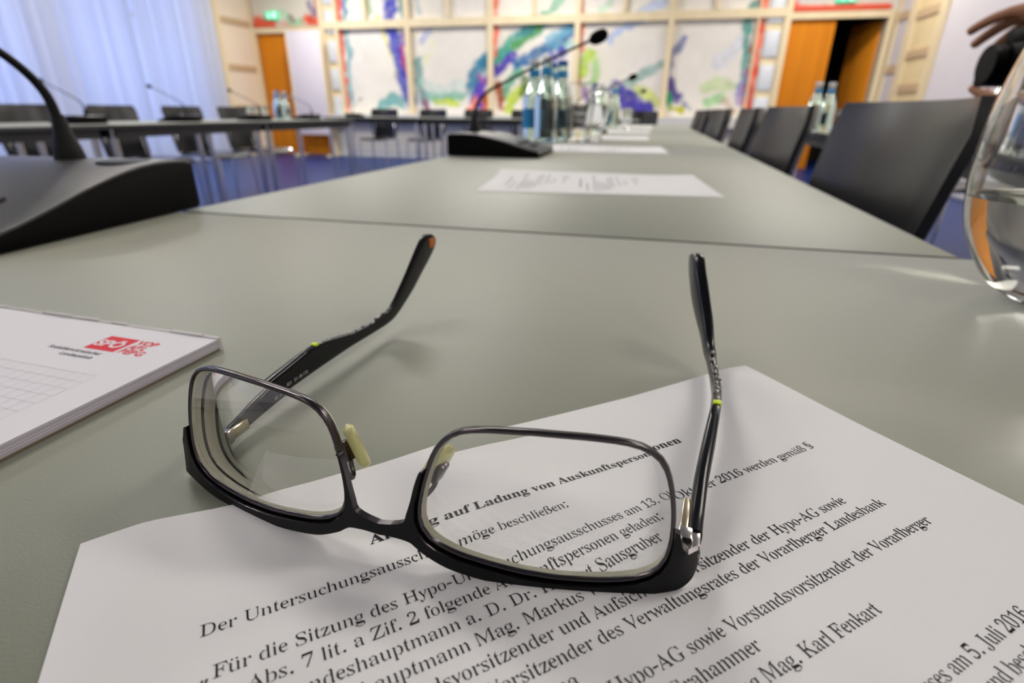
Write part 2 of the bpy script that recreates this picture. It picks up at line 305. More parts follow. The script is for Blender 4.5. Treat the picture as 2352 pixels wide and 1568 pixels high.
'rK':('4W',['/T/9/T/J0$/P00/Y030}0/1o0329023i0/4#/y40/U43/U4C1L4C1L431B421V410z4,0q4&0n2<1/1s1W241j2P2v3a3+3y304+2T422g432h4C4*4C4*433s4/3_4%2&2K202-2H1j2S1J3~/Y44/M4]/J4]/92K/92K/J3(/L34/R36/X3-/m1w1?1>1^0m1M0q/Y1(/M1L/J1L/9']),
'rL':('3]',['/F/9/D/K01/Y0.4$/x40/P43/P4C1W4C1W430x4,0o3|0n/f0x/X1O/U2k/c3+/w3X0j3a0|3o0|3^0-3E/b3F/9']),
'rM':('5|',['/^/J/B/K/n/T/x0//x3S0;3e024#/|4./H41/a43/a4C0a4C1A3422182O0p2n183m3W4@3|4T4C5R4C5R435q41574,4~3q5)3O5)/s5./S5k/L5]/J5]/93o/93o/J3c/M4C/T4H/b4J3<4<3f3z3@3,1<2h0s2P0M2F/^2:/92-/91|/]1r0J1g0o0b370C3Z053305/}0=/R0l/K0Q/J0Q/9/]/9']),
'rO':('4h',['1A/51X/:0j/Q0L/h/~0E/k0y/d1C/d29/p2q/}370J3q0i4+1Z4B1D4H2%4N2a4H2H4C374,3S3r3~39462a4=2:4=1C410h4#0E3T/h38/Q2E/:2]/525//', '2$/E2^/N3%/j3B0:3U0x3]1m3U2_3L3%333Z3#3o2[4.2H451{471A4/0{3p0^3C0J2a0C1m0J0y0S0W0n/~0~/j1D/N1W/G']),
'rS':('38',['/U/./o/P/]/t/U1$/f1$/|0402/m0E/T0T/M1I/I1q/O26/r2A092>0Z270j1z1&0k1^0F1y0=2+0*2W/o2|/k31/o3[/{3u034.0j4=0o4C0|4H0k4K1H4L2B492[4@2a4N2o4N2]4)2k3_2p2o2c2o2S3>2/3}1}4.1r4318490q460S4%0>3]0<3G0E3$0j2^1p2/2;1r2I1a2V192k0s2s0T2m0&2R/[2E/Q1W/:1p/51(//0Y/50z/70f/>0&/E/q/C/j/>/d/.']),
'rU':('4E',['1J/.1+/317/;0r/G0K/j0?0$020[013P0-4#/v4//C41/S43/S4C1J4C1J431@421T410w4,0o4&0l1d0p0A0{/{1;/Z1H/T2//O2b/U3%/g3<0&3J0N3O3[3E4(2u413143304C3z4C3z433o413|4.3r4*3j3g3i1<3b0L3W0.3K/p39/Y2-/326/.']),
'rV':('3_',['1L/,1@/P1/0d0t1-/^4%/R4./643/64C1,4C1,430J4)0I3l1O181n0q2/183&3]3)4)2z4.2g402y422n432m4C3Y4C3Y433Q423a413S4+2D1.1r0e1f/P1Y/,']),
'rW':('5e',['0~/.0t/S0i0j0T14/V4+/>43/?4C0^4C0^430v410J400>4)0B3e1.1E1I0{1g1A232L2a2o2f362N3|2D4,1p402.422#432$4C3X4C3X433l413:4.314)353f3M2i3y1R4:1-4S1O593a584&5,4/4u415%435%4C5e4C5f435k4.5c4+4m1Q4P1.4<0e40/R4%/.3t/.3d/w3Y0e3O1.3$2?2e2e2G2?1x1.1L0e1</R11/.']),
'rZ':('3n',['/K/9/K/D/p/f2O4*1L4*0B3w0(3W/p32/e2l/V2l/a3W/s3|/r4C3K4C3K473(3r0I/V1H/V2j/c2{/m3B0=3U0k3]1+3k1+3c0B3X/}3I/Z3K/9']),
'ra':('2e',['1m/11^/61^/L19/]0a/L0T/@0E/70E/2/{/10$/3/s/8/m/V/Y/c/R/z/S00/^0O/i0]0,0u0B1$1>1;1Q1E1O2*1J2<1=2M0d2V0@2R072N0.2>042#061c031Q/~1F/o1F/a1R/]2=/i2K0U2d092g0c2n1J2j172e1x2F2*2(2-1Y1w142-0j2&/^2S/]2G/U28/<2,/52+/0', '1//a1H/k1R/z1Q100q1&0W0u0C0d060M000402/o07/e0@/^']),
'rb':('2v',['/T/./d/V/j0$/j1m/o2:/j2d/h3y/d4,/Q43/P4C084C0C3{0D2j0d2E112S162_1A2h1?2m1p2k1g2g1r2b1y2P2?2<2O1~2]1>2[0a2S0<2@/i2*/P1M/71W/31#/01(/50^/G06/U/t/A/_/.', '1F/H1S/M1m/l1z042&1>1x1w1f2<1Q2E0Y2B0K270F2-0D0$0H/[0r/I']),
'rc':('20',['0M/20Z/60N/</r/q/X0B/P10/T1T/g2)0*2M0k2g0]2k172n1G2l1:2h1o2O1z2;1}1p1z1_1q1W1d1S1N1[1J251C2N152V0Z2R0J2E0<2/011l0+1&0-0h080=0@0,0S/o0a/g1P/c1p/m2-0(27/w1>/H1,/:10/2']),
'rd':('3#',['0?/20G/60=/<06/L/o/c/_/}/R0c/S1A/Z1f/o280:2N0B2a0M2g0E2k0t2m0r2h0~2a1%2T1L2F1l2f1k3w1e4*18411J431I4C274C2E3x2F2^2B272F0+2B/h2^/U2^/D2i/C1V//1v/G1b/b0~/N0z/A0o/70q/1', '10/W1c/j1h/w1l1{1a2<1O2E0]2E0S2B0>2(041d0/0c070(0H/b0Z/V']),
're':('28',['0K/20V/60K/<04/W/r/q/g0$/T0V/Q1#/K17/e2,0#2O0Y2g0N2k1)2m1%2h1h2F1z1~2(1-0.1-0:070H/y0]/j1=/e1b/l1o/u2+06270)1k/f1>/M10/<0x/2', '0.1G1O1G1L1p1?2C1.2T0r2W0U2S0H2H0=25041v']),
'rf':('1:',['/_/9/_/I/C/K/r/Q/s2C/a2C/a2f/s2f/t3K/{3o01400c4B0S4H144L1B4J144F1i421p3{1k3D1V381C3?1=3V1B4,1;460p470c420T3x0O3[0M2f0u2f0u2C0M2C0N/^0[/M1&/K0p/I0p/9']),
'rg':('2R',['0G-a/y-g03-m/O.)/@.=/>.G/F.a/P.k/}.z/m/)/U/>/N/W/]/l/U/u/c01/w0@0T0N/k0o/[1(/T1@/T1u/Z20/o2K/z2R0V2f0@2i0n2n1A2i1+2e1?2_2D2_2:2:1u2:2)1p2*1<2#1(1n0h100O1H0K0a0H0:0>0*0&0*/t03/p1m/f1i/c2//S2</F2P.[2L.J27.-1v-|15-k1C-e', '130b1?0l1O1;1P1m1J2.1T2B1N2O1G2T0U2V0G2O032.0-1Z001;0A0l0V0^', '1;-{1^.%1s.02$.>2(.]2#.g1X.q0).r/n.[/k.R/m.</|.+0O-{']),
'rh':('3/',['/d/9/d/I/k/J/f/K/q/S/v2#/p4$/[44/[4C0B4C0L3y0M2_0Z291?2K1G2Z1S2f1R2l1k2n1z2j2-2[222F2O2(2S/P2_/K2Y/J2b/I2b/91j/91j/I1v/O1u1~1o251_2=0o2<0r280Z200M1t0N/W0X/K0S/J0[/I0[/9']),
'ri':('1*',['0)3A/y3H/s3c/s3|/}4F034K0E4F0L460N3c0J3M0E3D', '/d/9/d/I/k/J/f/K/r/S/q2G/]2S/^2f0C2f0M2@0O/P0Y/K0S/J0[/I0[/9']),
'rk':('2t',['/c/9/c/I/k/J/f/K/q/S/s0f/{11/s1W/r3{/n4-/]43/]4C0B4C0L3z0M1S0d101,1J1m291x2N1S2S1i2S1h2f2R2f2R2S2h2Q2M2M2+221P1X1b0y250<2e/P2n/I2n/91s/91s/I2(/O2$/]1G0R0s0u0L0h0N/P0X/K0S/J0[/I0[/9']),
'rl':('1+',['/d/9/d/I/k/J/f/K/r/S/o4-/]43/]4C0C4C0M3v0O/P0Y/K0S/J0[/I0[/9']),
'rm':('5*',['/c/I/k/J/f/K/q/S/w2:/g2P/Z2T/Z2f0A2f0H2M0X271=2J1J2f1Z2l1~2l1|2e2+2X2.2H2S233:2H3D2X3P2e3O2l3g2n3w2j4)2[4.2F4J2(4O/P4Y/K4T/J4[/I4[/93g/93g/I3n/J3h/K3r/S3s1l3p2*3i283.2<2R2&2L1v2N/P2X/K2R/J2Y/I2Y/91f/91f/I1m/J1h/K1r/S1u2*1c2;1=2=0X200L1t0N/P0X/I0X/9/c/9']),
'rn':('3/',['/d/9/d/I/k/J/f/K/q/S/s1^/{23/o2J/[2T/[2f0B2f0H2O0Z291?2L1G2Z1S2f1R2l1k2n1y2j2,2[222F2O2(2S/P2_/K2Y/J2b/I2b/91j/91j/I1v/O1u1~1o251_2=0o2<0r280Z200M1t0N/W0X/K0S/J0[/I0[/9']),
'ro':('2[',['0h/00U/20e/70%/N/m/f/U0E/P0|/R1E/f2+0%2N0d2g0U2k1.2n1?2k122g1p2O2(292?1W2D0|2B0U20/q1o/M12/61?/2', '13/F1L/V1]/x1i0k1e1_1X2/1C2O1;2T0y2Y0d2X0I2G0<2/0/1B000K0?/h0P/N0d/F']),
'rp':('3$',['/c-b/c-q/s-x/v/n/s1-/w2-/l2L/Z2U/Z2f0?2f0F2L0U25182I1B2f1R2m1l2n1k2l1x2h2(2O2I2:2b1Z2g1&2e0Z2Q/t2I/g2$/N1u/71g/21i/01F/11H/61=/>19/J0Z/Y0M/;0R-z0c-t1--s0n-r0n-b', '1Y/V1e/Z1z/v2(0:2.192%1s1q291^2C1<2D0h250S2)0M1t0M0$0W/f0m/]0j/W']),
'rr':('2*',['/d/9/d/I/k/J/h/K/s/P/v2*/m2N/[2S/]2f0A2f0X2*162A1G2c1V2n1k2n1y2e1v282,2*2+1y1x1i1i1h1X1w1O2.12220m2+0V1z0N1G0Q/R1&/K0n/I0n/9']),
'rs':('2+',['0A/50P/90</A/e/?/Y/0/M/0/U/V/N/~/M0I/[0I/k/x/z/b07/L0x/J1+/O1;/g1?0$18090>0z/s1M/[1v/[2*/h2E/t2Q0@2[0M2j0I2n1Q2a1_2o1j2o1b2M1i1g1]1g1M211?2C1)2S0L2U0?2P012=0.2+091i1/1/1^0L1l0,1f/g1]/W1+/A1)/90w/30z/0']),
'rt':('1H',['0</300/70+/W/q/s/o2E/e2E/g2k0Q4#0^4#0Z3W0E2f0x2f0y2E0J2E0J/~0R/g1)/e19/p1E0+1R/}0o/K0h/<0U/3']),
'ru':('3)',['0@/00C/307/900/V/v/f/m0-/j2C/[2R/T2T/T2f0<2f0F2=0I/x0L/m0[/_1S/_1g/i1r/}1q2/1j2M1_2T1U2T1T2f2>2f2J2B2K0H2G/k2K/b2e/W2e/F2p/E1[//1x/H1f/c1N/X1$/P0o/80c/40j/1']),
'rv':('2=',['0a//0S/T0I0D/W2G/N2S/M2f0J2f0J2T062N0f1%1$0Z1>0}1l2>1j2L1O2S1X2T1X2f262f262S222P1K0i1(0B0z/S0n//']),
'rw':('3g',['0K//0@/Q070=0.0a/E2Q/?2S/C2f042f0-2P0(2K0.200T1$0n0a1J1N1_1t1P2N1E2U1E2f292f282S2.2M2:1q2<1P2e0o2}113J2A3H2M3=2R3A2T3:2U3:2f3p2f3q2T3m2S3p2Q3c2<341#2j0]2V/P2K//2?//22/v2-0b1^1L1(0b0p0=0e/Q0X//']),
'ry':('27',['/T-c/G-k/D.+/2.4/4.W/;.h/R.l/X.i/d.X/d.7/k.3/h.10-.008.80S.h0_/40T/Y0I0I050o/U2L/L2S/K2f0H2f0H2S0e2S052N09290g0{1%0W1=0w1i2>1h2N1M2S1V2S1V2f222f242S202Q1Q0p1,0M0z/B0i.j0S.=0*.)/}-o/m-d']),
'rz':('20',['/C/9/C/G/c/k162M0A2M/s2C/Y1}/Q1a/D1a/M2E/Z2f1w2f1u2Q03/R0i/R1G/Y1Z/g1x0;1}0K2/0K2+0(1t/9']),
'r§':('3.',['0^/7/u/D/c/L/c0$0=/m0e/f1F/g1a/n1y0+1|0>1o0W1I0n071D/u1a/j1|/h27/r2g0+2~0B330)3E/w3S/k3x/o4E0$4^014i0Q4w1I5$1q4|2T4i2B4:1o4J1O4O0u4N0_4I0I460G3|0M3o0o3V1n322>2r2H2g2V2M2X1q2K1P2(1/2G0r2Q0d2Z0>2S/w2L/i23/O1}/F1S/:', '1U1B1t1Z2$1q2%231|2?1i2T1M2f0r2z0c2t0I2^0@2G0@240M1v0|1W'])}
MURAL=[
([[-5.53, 1.99], [-5.54, 1.82], [-5.58, 1.41], [-5.56, 1.1], [-5.61, 0.69], [-5.64, 0.19]], (90, 165, 175), 0.059, 0.8),
([[-5.63, 1.64], [-5.65, 1.18]], (110, 60, 90), 0.028, 0.8),
([[-5.58, 1.82], [-5.57, 1.66]], (80, 110, 190), 0.042, 0.7),
([[-5.67, 2.13], [-5.68, 1.87], [-5.68, 1.53], [-5.7, 0.94], [-5.71, 0.09]], (228, 95, 75), 0.047, 1.0),
([[-4.95, 1.58], [-4.76, 1.16], [-4.65, 0.76], [-4.58, 0.54]], (215, 215, 110), 0.042, 0.7),
([[-5.13, 2.02], [-5.12, 1.85], [-5.08, 1.67]], (150, 190, 140), 0.056, 0.8),
([[-4.44, 1.96], [-4.48, 1.83], [-4.44, 1.63]], (100, 150, 150), 0.07, 0.8),
([[-4.63, 2.15], [-4.67, 1.83], [-4.7, 1.5], [-4.65, 1.27], [-4.59, 0.93], [-4.52, 0.57], [-4.4, 0.23]], (72, 78, 182), 0.117, 1.0),
([[-4.45, 1.45], [-4.45, 1.16]], (140, 90, 175), 0.059, 0.8),
([[-4.51, 1.09], [-4.45, 0.76], [-4.38, 0.59]], (185, 60, 115), 0.05, 0.8),
([[-4.64, 0.88], [-4.5, 0.45]], (110, 110, 190), 0.042, 0.5),
([[-4.2, 1.95], [-4.14, 1.64]], (130, 170, 190), 0.056, 0.5),
([[-4.14, 1.2], [-3.99, 1.35]], (150, 160, 220), 0.056, 0.6),
([[-3.92, 1.15], [-4.07, 0.87]], (215, 220, 160), 0.056, 0.5),
([[-4.21, 0.87], [-4.21, 0.45], [-4.11, 0.2]], (80, 150, 150), 0.084, 0.8),
([[-4.16, 0.4], [-4.09, 0.15]], (150, 70, 110), 0.056, 0.8),
([[-5.0, 0.15], [-4.75, 0.27], [-4.58, 0.2]], (90, 165, 165), 0.098, 0.9),
([[-4.1, 0.35], [-3.76, 0.33], [-3.37, 0.34]], (110, 180, 165), 0.077, 0.75),
([[-3.94, 0.26], [-3.4, 0.29]], (120, 185, 120), 0.045, 0.8),
([[-3.85, 0.22], [-3.49, 0.2]], (195, 210, 70), 0.059, 0.9),
([[-4.15, 0.54], [-3.87, 0.42], [-3.42, 0.54]], (190, 215, 205), 0.084, 0.5),
([[-3.2, 0.45], [-3.18, 0.63], [-3.09, 0.75], [-2.92, 0.88], [-2.69, 0.97]], (62, 132, 162), 0.132, 1.0),
([[-2.74, 0.93], [-2.48, 1.15], [-2.23, 1.27], [-2.05, 1.4], [-1.93, 1.5]], (80, 165, 145), 0.118, 1.0),
([[-1.89, 1.56], [-1.68, 1.78], [-1.54, 1.98]], (130, 190, 160), 0.072, 0.8),
([[-2.5, 1.08], [-2.25, 1.21], [-2.05, 1.35]], (95, 155, 75), 0.059, 0.8),
([[-2.4, 1.28], [-2.18, 1.31]], (50, 120, 140), 0.056, 0.7),
([[-3.21, 0.23], [-3.09, 0.45], [-2.93, 0.59], [-2.69, 0.79], [-2.48, 0.95]], (88, 72, 172), 0.081, 1.0),
([[-3.26, 0.1], [-3.12, 0.26]], (240, 135, 115), 0.084, 1.0),
([[-3.01, 0.12], [-2.96, 0.35]], (205, 95, 50), 0.077, 1.0),
([[-3.1, 0.16], [-3.04, 0.45]], (110, 70, 195), 0.047, 1.0),
([[-3.06, 0.63], [-2.95, 0.54]], (170, 90, 170), 0.056, 0.7),
([[-2.42, 0.81], [-2.17, 0.94], [-1.92, 1.05], [-1.67, 1.18], [-1.46, 1.34]], (50, 110, 162), 0.1, 1.0),
([[-1.87, 1.2], [-1.51, 1.34]], (120, 180, 205), 0.084, 0.8),
([[-1.72, 1.05], [-1.45, 1.13]], (110, 190, 200), 0.056, 0.6),
([[-1.84, 0.87], [-1.64, 1.0]], (92, 90, 178), 0.081, 1.0),
([[-2.66, 0.35], [-2.55, 0.54], [-2.34, 0.72]], (90, 165, 130), 0.086, 0.9),
([[-2.55, 0.14], [-2.42, 0.35], [-2.26, 0.42]], (192, 212, 82), 0.086, 1.0),
([[-2.31, 0.35], [-2.26, 0.63]], (82, 112, 42), 0.056, 0.9),
([[-2.77, 2.08], [-2.79, 0.97]], (238, 112, 88), 0.047, 1.0),
([[-2.74, 0.52], [-2.69, 0.14]], (172, 80, 42), 0.064, 1.0),
([[-1.38, 2.03], [-1.32, 1.02]], (242, 142, 112), 0.056, 1.0),
([[-1.32, 0.63], [-1.31, 0.42]], (202, 90, 42), 0.045, 1.0),
([[-1.3, 0.67], [-1.26, 0.89], [-1.15, 0.95]], (186, 216, 92), 0.098, 0.9),
([[-1.09, 0.84], [-1.03, 0.62], [-1.16, 0.45]], (160, 206, 122), 0.072, 0.8),
([[-1.26, 0.45], [-0.96, 0.45]], (140, 200, 150), 0.042, 0.7),
([[-0.87, 1.16], [-0.7, 1.3], [-0.41, 1.42]], (165, 185, 228), 0.064, 0.8),
([[-0.44, 1.53], [-0.09, 1.65]], (185, 200, 230), 0.059, 0.8),
([[-1.07, 1.59], [-0.89, 1.67]], (180, 215, 190), 0.056, 0.7),
([[-1.15, 0.31], [-1.02, 0.24], [-0.98, 0.06]], (152, 100, 168), 0.095, 0.9),
([[-0.62, 0.45], [-0.35, 0.62], [-0.02, 0.79]], (120, 172, 162), 0.072, 0.75),
([[-0.33, 0.42], [-0.05, 0.25]], (202, 216, 112), 0.1, 0.9),
([[-0.7, 0.47], [-0.51, 0.33], [-0.18, 0.14]], (78, 70, 168), 0.123, 1.0),
([[-0.6, 0.22], [-0.2, 0.12]], (78, 70, 168), 0.084, 1.0),
([[-0.88, 0.36], [-0.74, 0.08]], (190, 215, 180), 0.07, 0.6),
([[0.3, 1.16], [0.17, 0.96], [0.12, 0.72], [0.14, 0.52], [0.3, 0.35], [0.51, 0.15]], (112, 122, 172), 0.051, 0.9),
([[0.15, 0.52], [0.28, 0.29]], (92, 70, 152), 0.084, 0.9),
([[0.15, 0.35], [0.2, 0.15]], (60, 162, 112), 0.055, 1.0),
([[0.2, 0.16], [0.4, 0.13]], (192, 192, 42), 0.048, 1.0),
([[0.71, 0.44], [0.85, 0.52], [1.06, 0.49]], (192, 216, 152), 0.092, 0.7),
([[0.79, 0.24], [0.99, 0.3]], (150, 212, 142), 0.077, 0.8),
([[0.86, 0.82], [1.13, 1.09]], (205, 212, 228), 0.11, 0.6),
([[1.03, 0.27], [1.18, 0.12]], (190, 150, 130), 0.055, 0.6),
([[1.27, 1.6], [1.21, 1.4], [1.24, 1.01], [1.27, 0.6], [1.3, 0.41]], (70, 152, 142), 0.073, 0.9),
([[1.32, 0.66], [1.26, 0.27]], (162, 142, 202), 0.077, 0.8),
([[1.37, 1.79], [1.37, 1.64], [1.38, 1.14], [1.39, 0.6], [1.39, 0.18]], (242, 100, 76), 0.073, 1.0),
([[1.34, 0.55], [1.42, 0.21]], (170, 50, 80), 0.04, 0.7),
([[-0.38, 1.6], [-0.18, 1.64]], (190, 200, 225), 0.073, 0.6)]
TRANSOM_L=[
([[-7.48, 1.59], [-7.09, 1.58]], (225, 105, 80), 0.059, 1.0),
([[-7.1, 1.53], [-6.13, 1.51]], (225, 160, 140), 0.047, 0.7),
([[-6.79, 1.71], [-6.64, 1.57], [-6.47, 1.54]], (140, 215, 170), 0.055, 0.8),
([[-6.69, 1.65], [-6.6, 1.57]], (150, 70, 80), 0.031, 0.7),
([[-6.36, 1.59], [-6.12, 1.58]], (225, 85, 50), 0.063, 1.0),
([[-6.14, 1.93], [-6.12, 1.69]], (190, 90, 95), 0.047, 0.9),
([[-6.27, 1.83], [-6.17, 1.64]], (120, 110, 150), 0.047, 0.8)]
TRANSOM_R=[
([[1.79, 1.58], [1.84, 1.53]], (225, 80, 60), 0.073, 1.0),
([[1.9, 1.51], [3.09, 1.47]], (236, 112, 90), 0.055, 0.95),
([[2.21, 1.52], [2.4, 1.5]], (130, 110, 160), 0.04, 0.7),
([[1.9, 1.65], [2.21, 1.67]], (200, 205, 210), 0.073, 0.6)]
LENS=[(59.58, 17.6), (59.28, 19.79), (58.87, 21.93), (58.37, 24.05), (57.74, 26.13), (56.91, 28.14), (55.7, 29.96), (54.0, 31.39), (51.89, 32.36), (49.61, 32.91), (47.36, 33.16), (45.27, 33.27), (43.39, 33.35), (41.66, 33.39), (40.05, 33.39), (38.53, 33.37), (37.08, 33.35), (35.68, 33.33), (34.3, 33.31), (32.93, 33.29), (31.54, 33.25), (30.13, 33.17), (28.67, 33.08), (27.13, 32.98), (25.48, 32.87), (23.7, 32.74), (21.78, 32.52), (19.71, 32.19), (17.59, 31.62), (15.7, 30.63), (14.13, 29.24), (12.93, 27.57), (12.08, 25.69), (11.43, 23.73), (10.85, 21.74), (10.33, 19.7), (9.87, 17.6), (9.49, 15.43), (9.22, 13.18), (9.25, 10.89), (9.9, 8.72), (11.37, 6.91), (13.52, 5.6), (15.9, 4.72), (18.21, 4.09), (20.38, 3.68), (22.36, 3.38), (24.16, 3.12), (25.81, 2.89), (27.34, 2.68), (28.8, 2.5), (30.21, 2.35), (31.59, 2.23), (32.95, 2.15), (34.3, 2.09), (35.66, 2.03), (37.05, 1.98), (38.49, 1.95), (39.99, 1.98), (41.55, 2.05), (43.23, 2.13), (45.07, 2.22), (47.08, 2.37), (49.28, 2.62), (51.72, 2.98), (54.3, 3.59), (56.63, 4.71), (58.36, 6.38), (59.34, 8.49), (59.75, 10.78), (59.86, 13.09), (59.77, 15.37)]

# ================================================================== THE ROOM
XL, XR, YB, YF = -7.55, 3.25, -4.2, 10.0
ZF, ZC = -TZ, 2.66
def slab(bm, x0, x1, y0, y1, z0, z1, mi=0):
    box(bm, ((x0+x1)/2, (y0+y1)/2, (z0+z1)/2), (x1-x0, y1-y0, z1-z0), mi)
def struct(name, bm, mats, parent=None, smooth=None):
    return obj(name, bm, mats, parent, smooth, kind='structure')
bm = BM(); slab(bm, XL-1.2, XR+.3, YB-.2, YF+2.6, ZF-.1, ZF); struct('floor', bm, 'floor')
bm = BM(); slab(bm, XL-.2, XR+.3, YB-.2, YF+2.6, ZC, ZC+.1); struct('ceiling', bm, 'ceiling')
bm = BM(); slab(bm, XL-.2, XR+.2, YB-.2, YB, ZF, ZC); struct('wall_back', bm, 'wall_white')
bm = BM(); slab(bm, XR, XR+.2, YB, YF+.2, ZF, ZC); struct('wall_right', bm, 'wall_white')
# front wall with two door openings
DLX0, DLX1 = -7.46, -6.10       # left doorway
DRX0, DRX1 = 1.80, 3.10         # right doorway
DH = 1.38
bm = BM()
slab(bm, XL-.2, DLX0, YF, YF+.2, ZF, ZC); slab(bm, DLX1, DRX0, YF, YF+.2, ZF, ZC); slab(bm, DRX1, XR+.2, YF, YF+.2, ZF, ZC)
slab(bm, DLX0, DLX1, YF, YF+.2, DH, ZC); slab(bm, DRX0, DRX1, YF, YF+.2, DH, ZC)
struct('wall_front', bm, 'wall_white')
# left wall with tall window openings
WY = [(-3.2, -.4), (-.1, 2.7), (3.0, 5.8), (6.1, 8.5)]
bm = BM(); ys = [YB] + [v for a in WY for v in a] + [YF]
for a, b in zip(ys[::2], ys[1::2]): slab(bm, XL-.2, XL, a, b, ZF, ZC)
for a, b in WY: slab(bm, XL-.2, XL, a, b, 2.45, ZC); slab(bm, XL-.2, XL, a, b, ZF, ZF+.12)
struct('wall_left', bm, 'wall_white')
for i, (a, b) in enumerate(WY):
    bm = BM(); z0, z1 = ZF+.12, 2.45
    for y in (a+.04, (a+b)/2, b-.04): slab(bm, XL-.14, XL-.06, y-.04, y+.04, z0, z1)
    for z in (z0+.04, 1.35, z1-.04): slab(bm, XL-.139, XL-.061, a, b, z-.04, z+.04)
    fr = struct('window_%d' % (i+1), bm, 'window_frame')
    bm = BM(); slab(bm, XL-.105, XL-.095, a+.02, b-.02, z0, z1)
    obj('pane', bm, 'pane', fr)
# sheer curtains hanging in front of the windows
def curtain(y0, y1, label, amp=.045, wl=.17, seed=0):
    r = random.Random(seed); ph = [r.uniform(0, 6.3) for _ in range(6)]
    bm = BM()
    def fn(u, v):
        y = y0+(y1-y0)*u; z = ZF+.03+(2.58-ZF-.03)*v
        f = math.sin(2*PI*y/wl+ph[0]+.8*math.sin(2.1*y+ph[1])) + .5*math.sin(2*PI*y/(wl*2.7)+ph[2]) + .3*math.sin(2*PI*y/(wl*.43)+ph[3])
        return (XL+.22+amp*f*(.75+.25*(1-v)), y+.012*math.sin(3*v+ph[4]), z)
    grid(bm, fn, int((y1-y0)/.018), 6)
    t = thing('sheer_curtain', label, 'curtain', (XL+.22, (y0+y1)/2, ZF), group='sheer curtains along the window wall')
    obj('cloth', bm, 'sheer', t, 60, origin=(XL+.22, (y0+y1)/2, ZF))
    bm = BM(); tube(bm, [(XL+.22, y0, 2.6), (XL+.22, y1, 2.6)], .014, 8)
    obj('curtain_rod', bm, 'chrome', t, 40, origin=(XL+.22, (y0+y1)/2, ZF))
curtain(-3.4, .9, 'bluish sheer curtain at the window wall, farthest from the painted wall', seed=1)
curtain(.95, 5.0, 'bluish sheer curtain at the window wall, third from the painted wall', seed=2)
curtain(5.05, 7.15, 'blue sheer curtain behind the left table row, second from the painted wall', seed=3)
curtain(7.2, 8.78, 'pale sheer curtain at the end of the windows, nearest the beige wall panels', seed=4)

# timber posts, beams and ledge in front of the painted wall
def trim(n, boxes, m='timber'):
    bm = BM()
    for b in boxes: slab(bm, *b)
    return struct('trim_%d' % n, bm, m)
n = 1
for x in (-4.36, -2.86, -1.39, .075):
    trim(n, [(x-.045, x+.045, YF-.13, YF-.05, .02, ZC)]); n += 1
for x in (-5.15, -3.62, -2.12, -.66, .72):                       # short posts of the upper field
    trim(n, [(x-.03, x+.03, YF-.12, YF-.05, 1.54, ZC)]); n += 1
trim(n, [(DLX1+.12, 1.77, YF-.125, YF-.045, 1.41, 1.53)]); n += 1     # long beam
trim(n, [(DLX1+.02, 1.77, YF-.30, YF, -.13, .02)], 'ledge'); n += 1       # ledge
for x0, x1, y in ((-6.06, -5.97, 0), (1.33, 1.36, 0), (1.70, 1.79, 0), (-5.76, -5.70, 0)):
    trim(n, [(x0, x1, YF-.12, YF-.04, ZF if abs(x0) > 5.9 or x0 > 1.6 else .02, ZC)]); n += 1
trim(n, [(-5.70, 1.33, YF-.03, YF-.0, ZF+.1, -.13)], 'wainscot'); n += 1
# bands of pale glass blocks beside the mural
for x0, x1 in ((-5.97, -5.76), (1.46, 1.70)):
    bm = BM(); z = -.05
    while z < 2.4:
        box(bm, ((x0+x1)/2, YF-.05, z+.19), (x1-x0-.02, .08, .36), bevel=.02); z += .46
    struct('trim_%d' % n, bm, 'glass_block', smooth=40); n += 1
    trim(n, [(x0, x1, YF-.06, YF-.02, .0, 2.5)], 'timber'); n += 1
# door frames and lintels
for x0, x1 in ((DLX0, DLX1), (DRX0, DRX1)):
    bm = BM()
    slab(bm, x0-.07, x0, YF-.06, YF+.2, ZF, DH+.09); slab(bm, x1, x1+.07, YF-.06, YF+.2, ZF, DH+.09); slab(bm, x0, x1, YF-.06, YF+.2, DH, DH+.09)
    struct('trim_%d' % n, bm, 'timber'); n += 1
trim(n, [(DLX0+.01, DLX0+.45, YF-.05, YF-.01, DH+.10, DH+.20)], 'red_paint'); n += 1
trim(n, [(DRX0+.02, DRX1-.02, YF-.05, YF-.01, DH+.10, DH+.17)], 'red_paint'); n += 1
# doors
def leaf(name, x0, x1, y, rot=0.0, hinge='l', handle=True):
    hx = x0 if hinge == 'l' else x1
    bm = BM(); s = x1-x0
    c = s/2 if hinge == 'l' else -s/2
    box(bm, (c, 0, (DH-ZF)/2), (s-.01, .045, DH-ZF-.01), bevel=.004)
    o = obj(name, bm, 'door', None, 30, kind='structure'); o.location = (hx, y, 0); o.rotation_euler = (0, 0, rot)
    bm = BM(); e = c*1.82
    tube(bm, [(e, -.022, 1.05), (e, -.07, 1.05), (e-.1*(1 if hinge == 'l' else -1), -.075, 1.05)], .011, 8)
    box(bm, (e, -.026, 1.05), (.04, .01, .16), bevel=.003)
    obj('door_handle', bm, 'chrome', o, 40); return o
leaf('door_1', DLX0, -6.82, YF+.03); leaf('door_2', -6.80, DLX1, YF+.03, hinge='r')
leaf('door_3', DRX0, 2.44, YF+.03)
leaf('door_4', 2.46, DRX1, YF+.16, rot=-1.2, hinge='r')
o_ = leaf('added_door', 0, 1.1, 0); o_.location = (XR-.03, 1.2, 0); o_.rotation_euler = (0, 0, PI/2)  # unseen door added to give the water glass its orange refraction
trim(n, [(-6.815, -6.79, YF-.05, YF+.0, ZF, DH)], 'red_paint'); n += 1
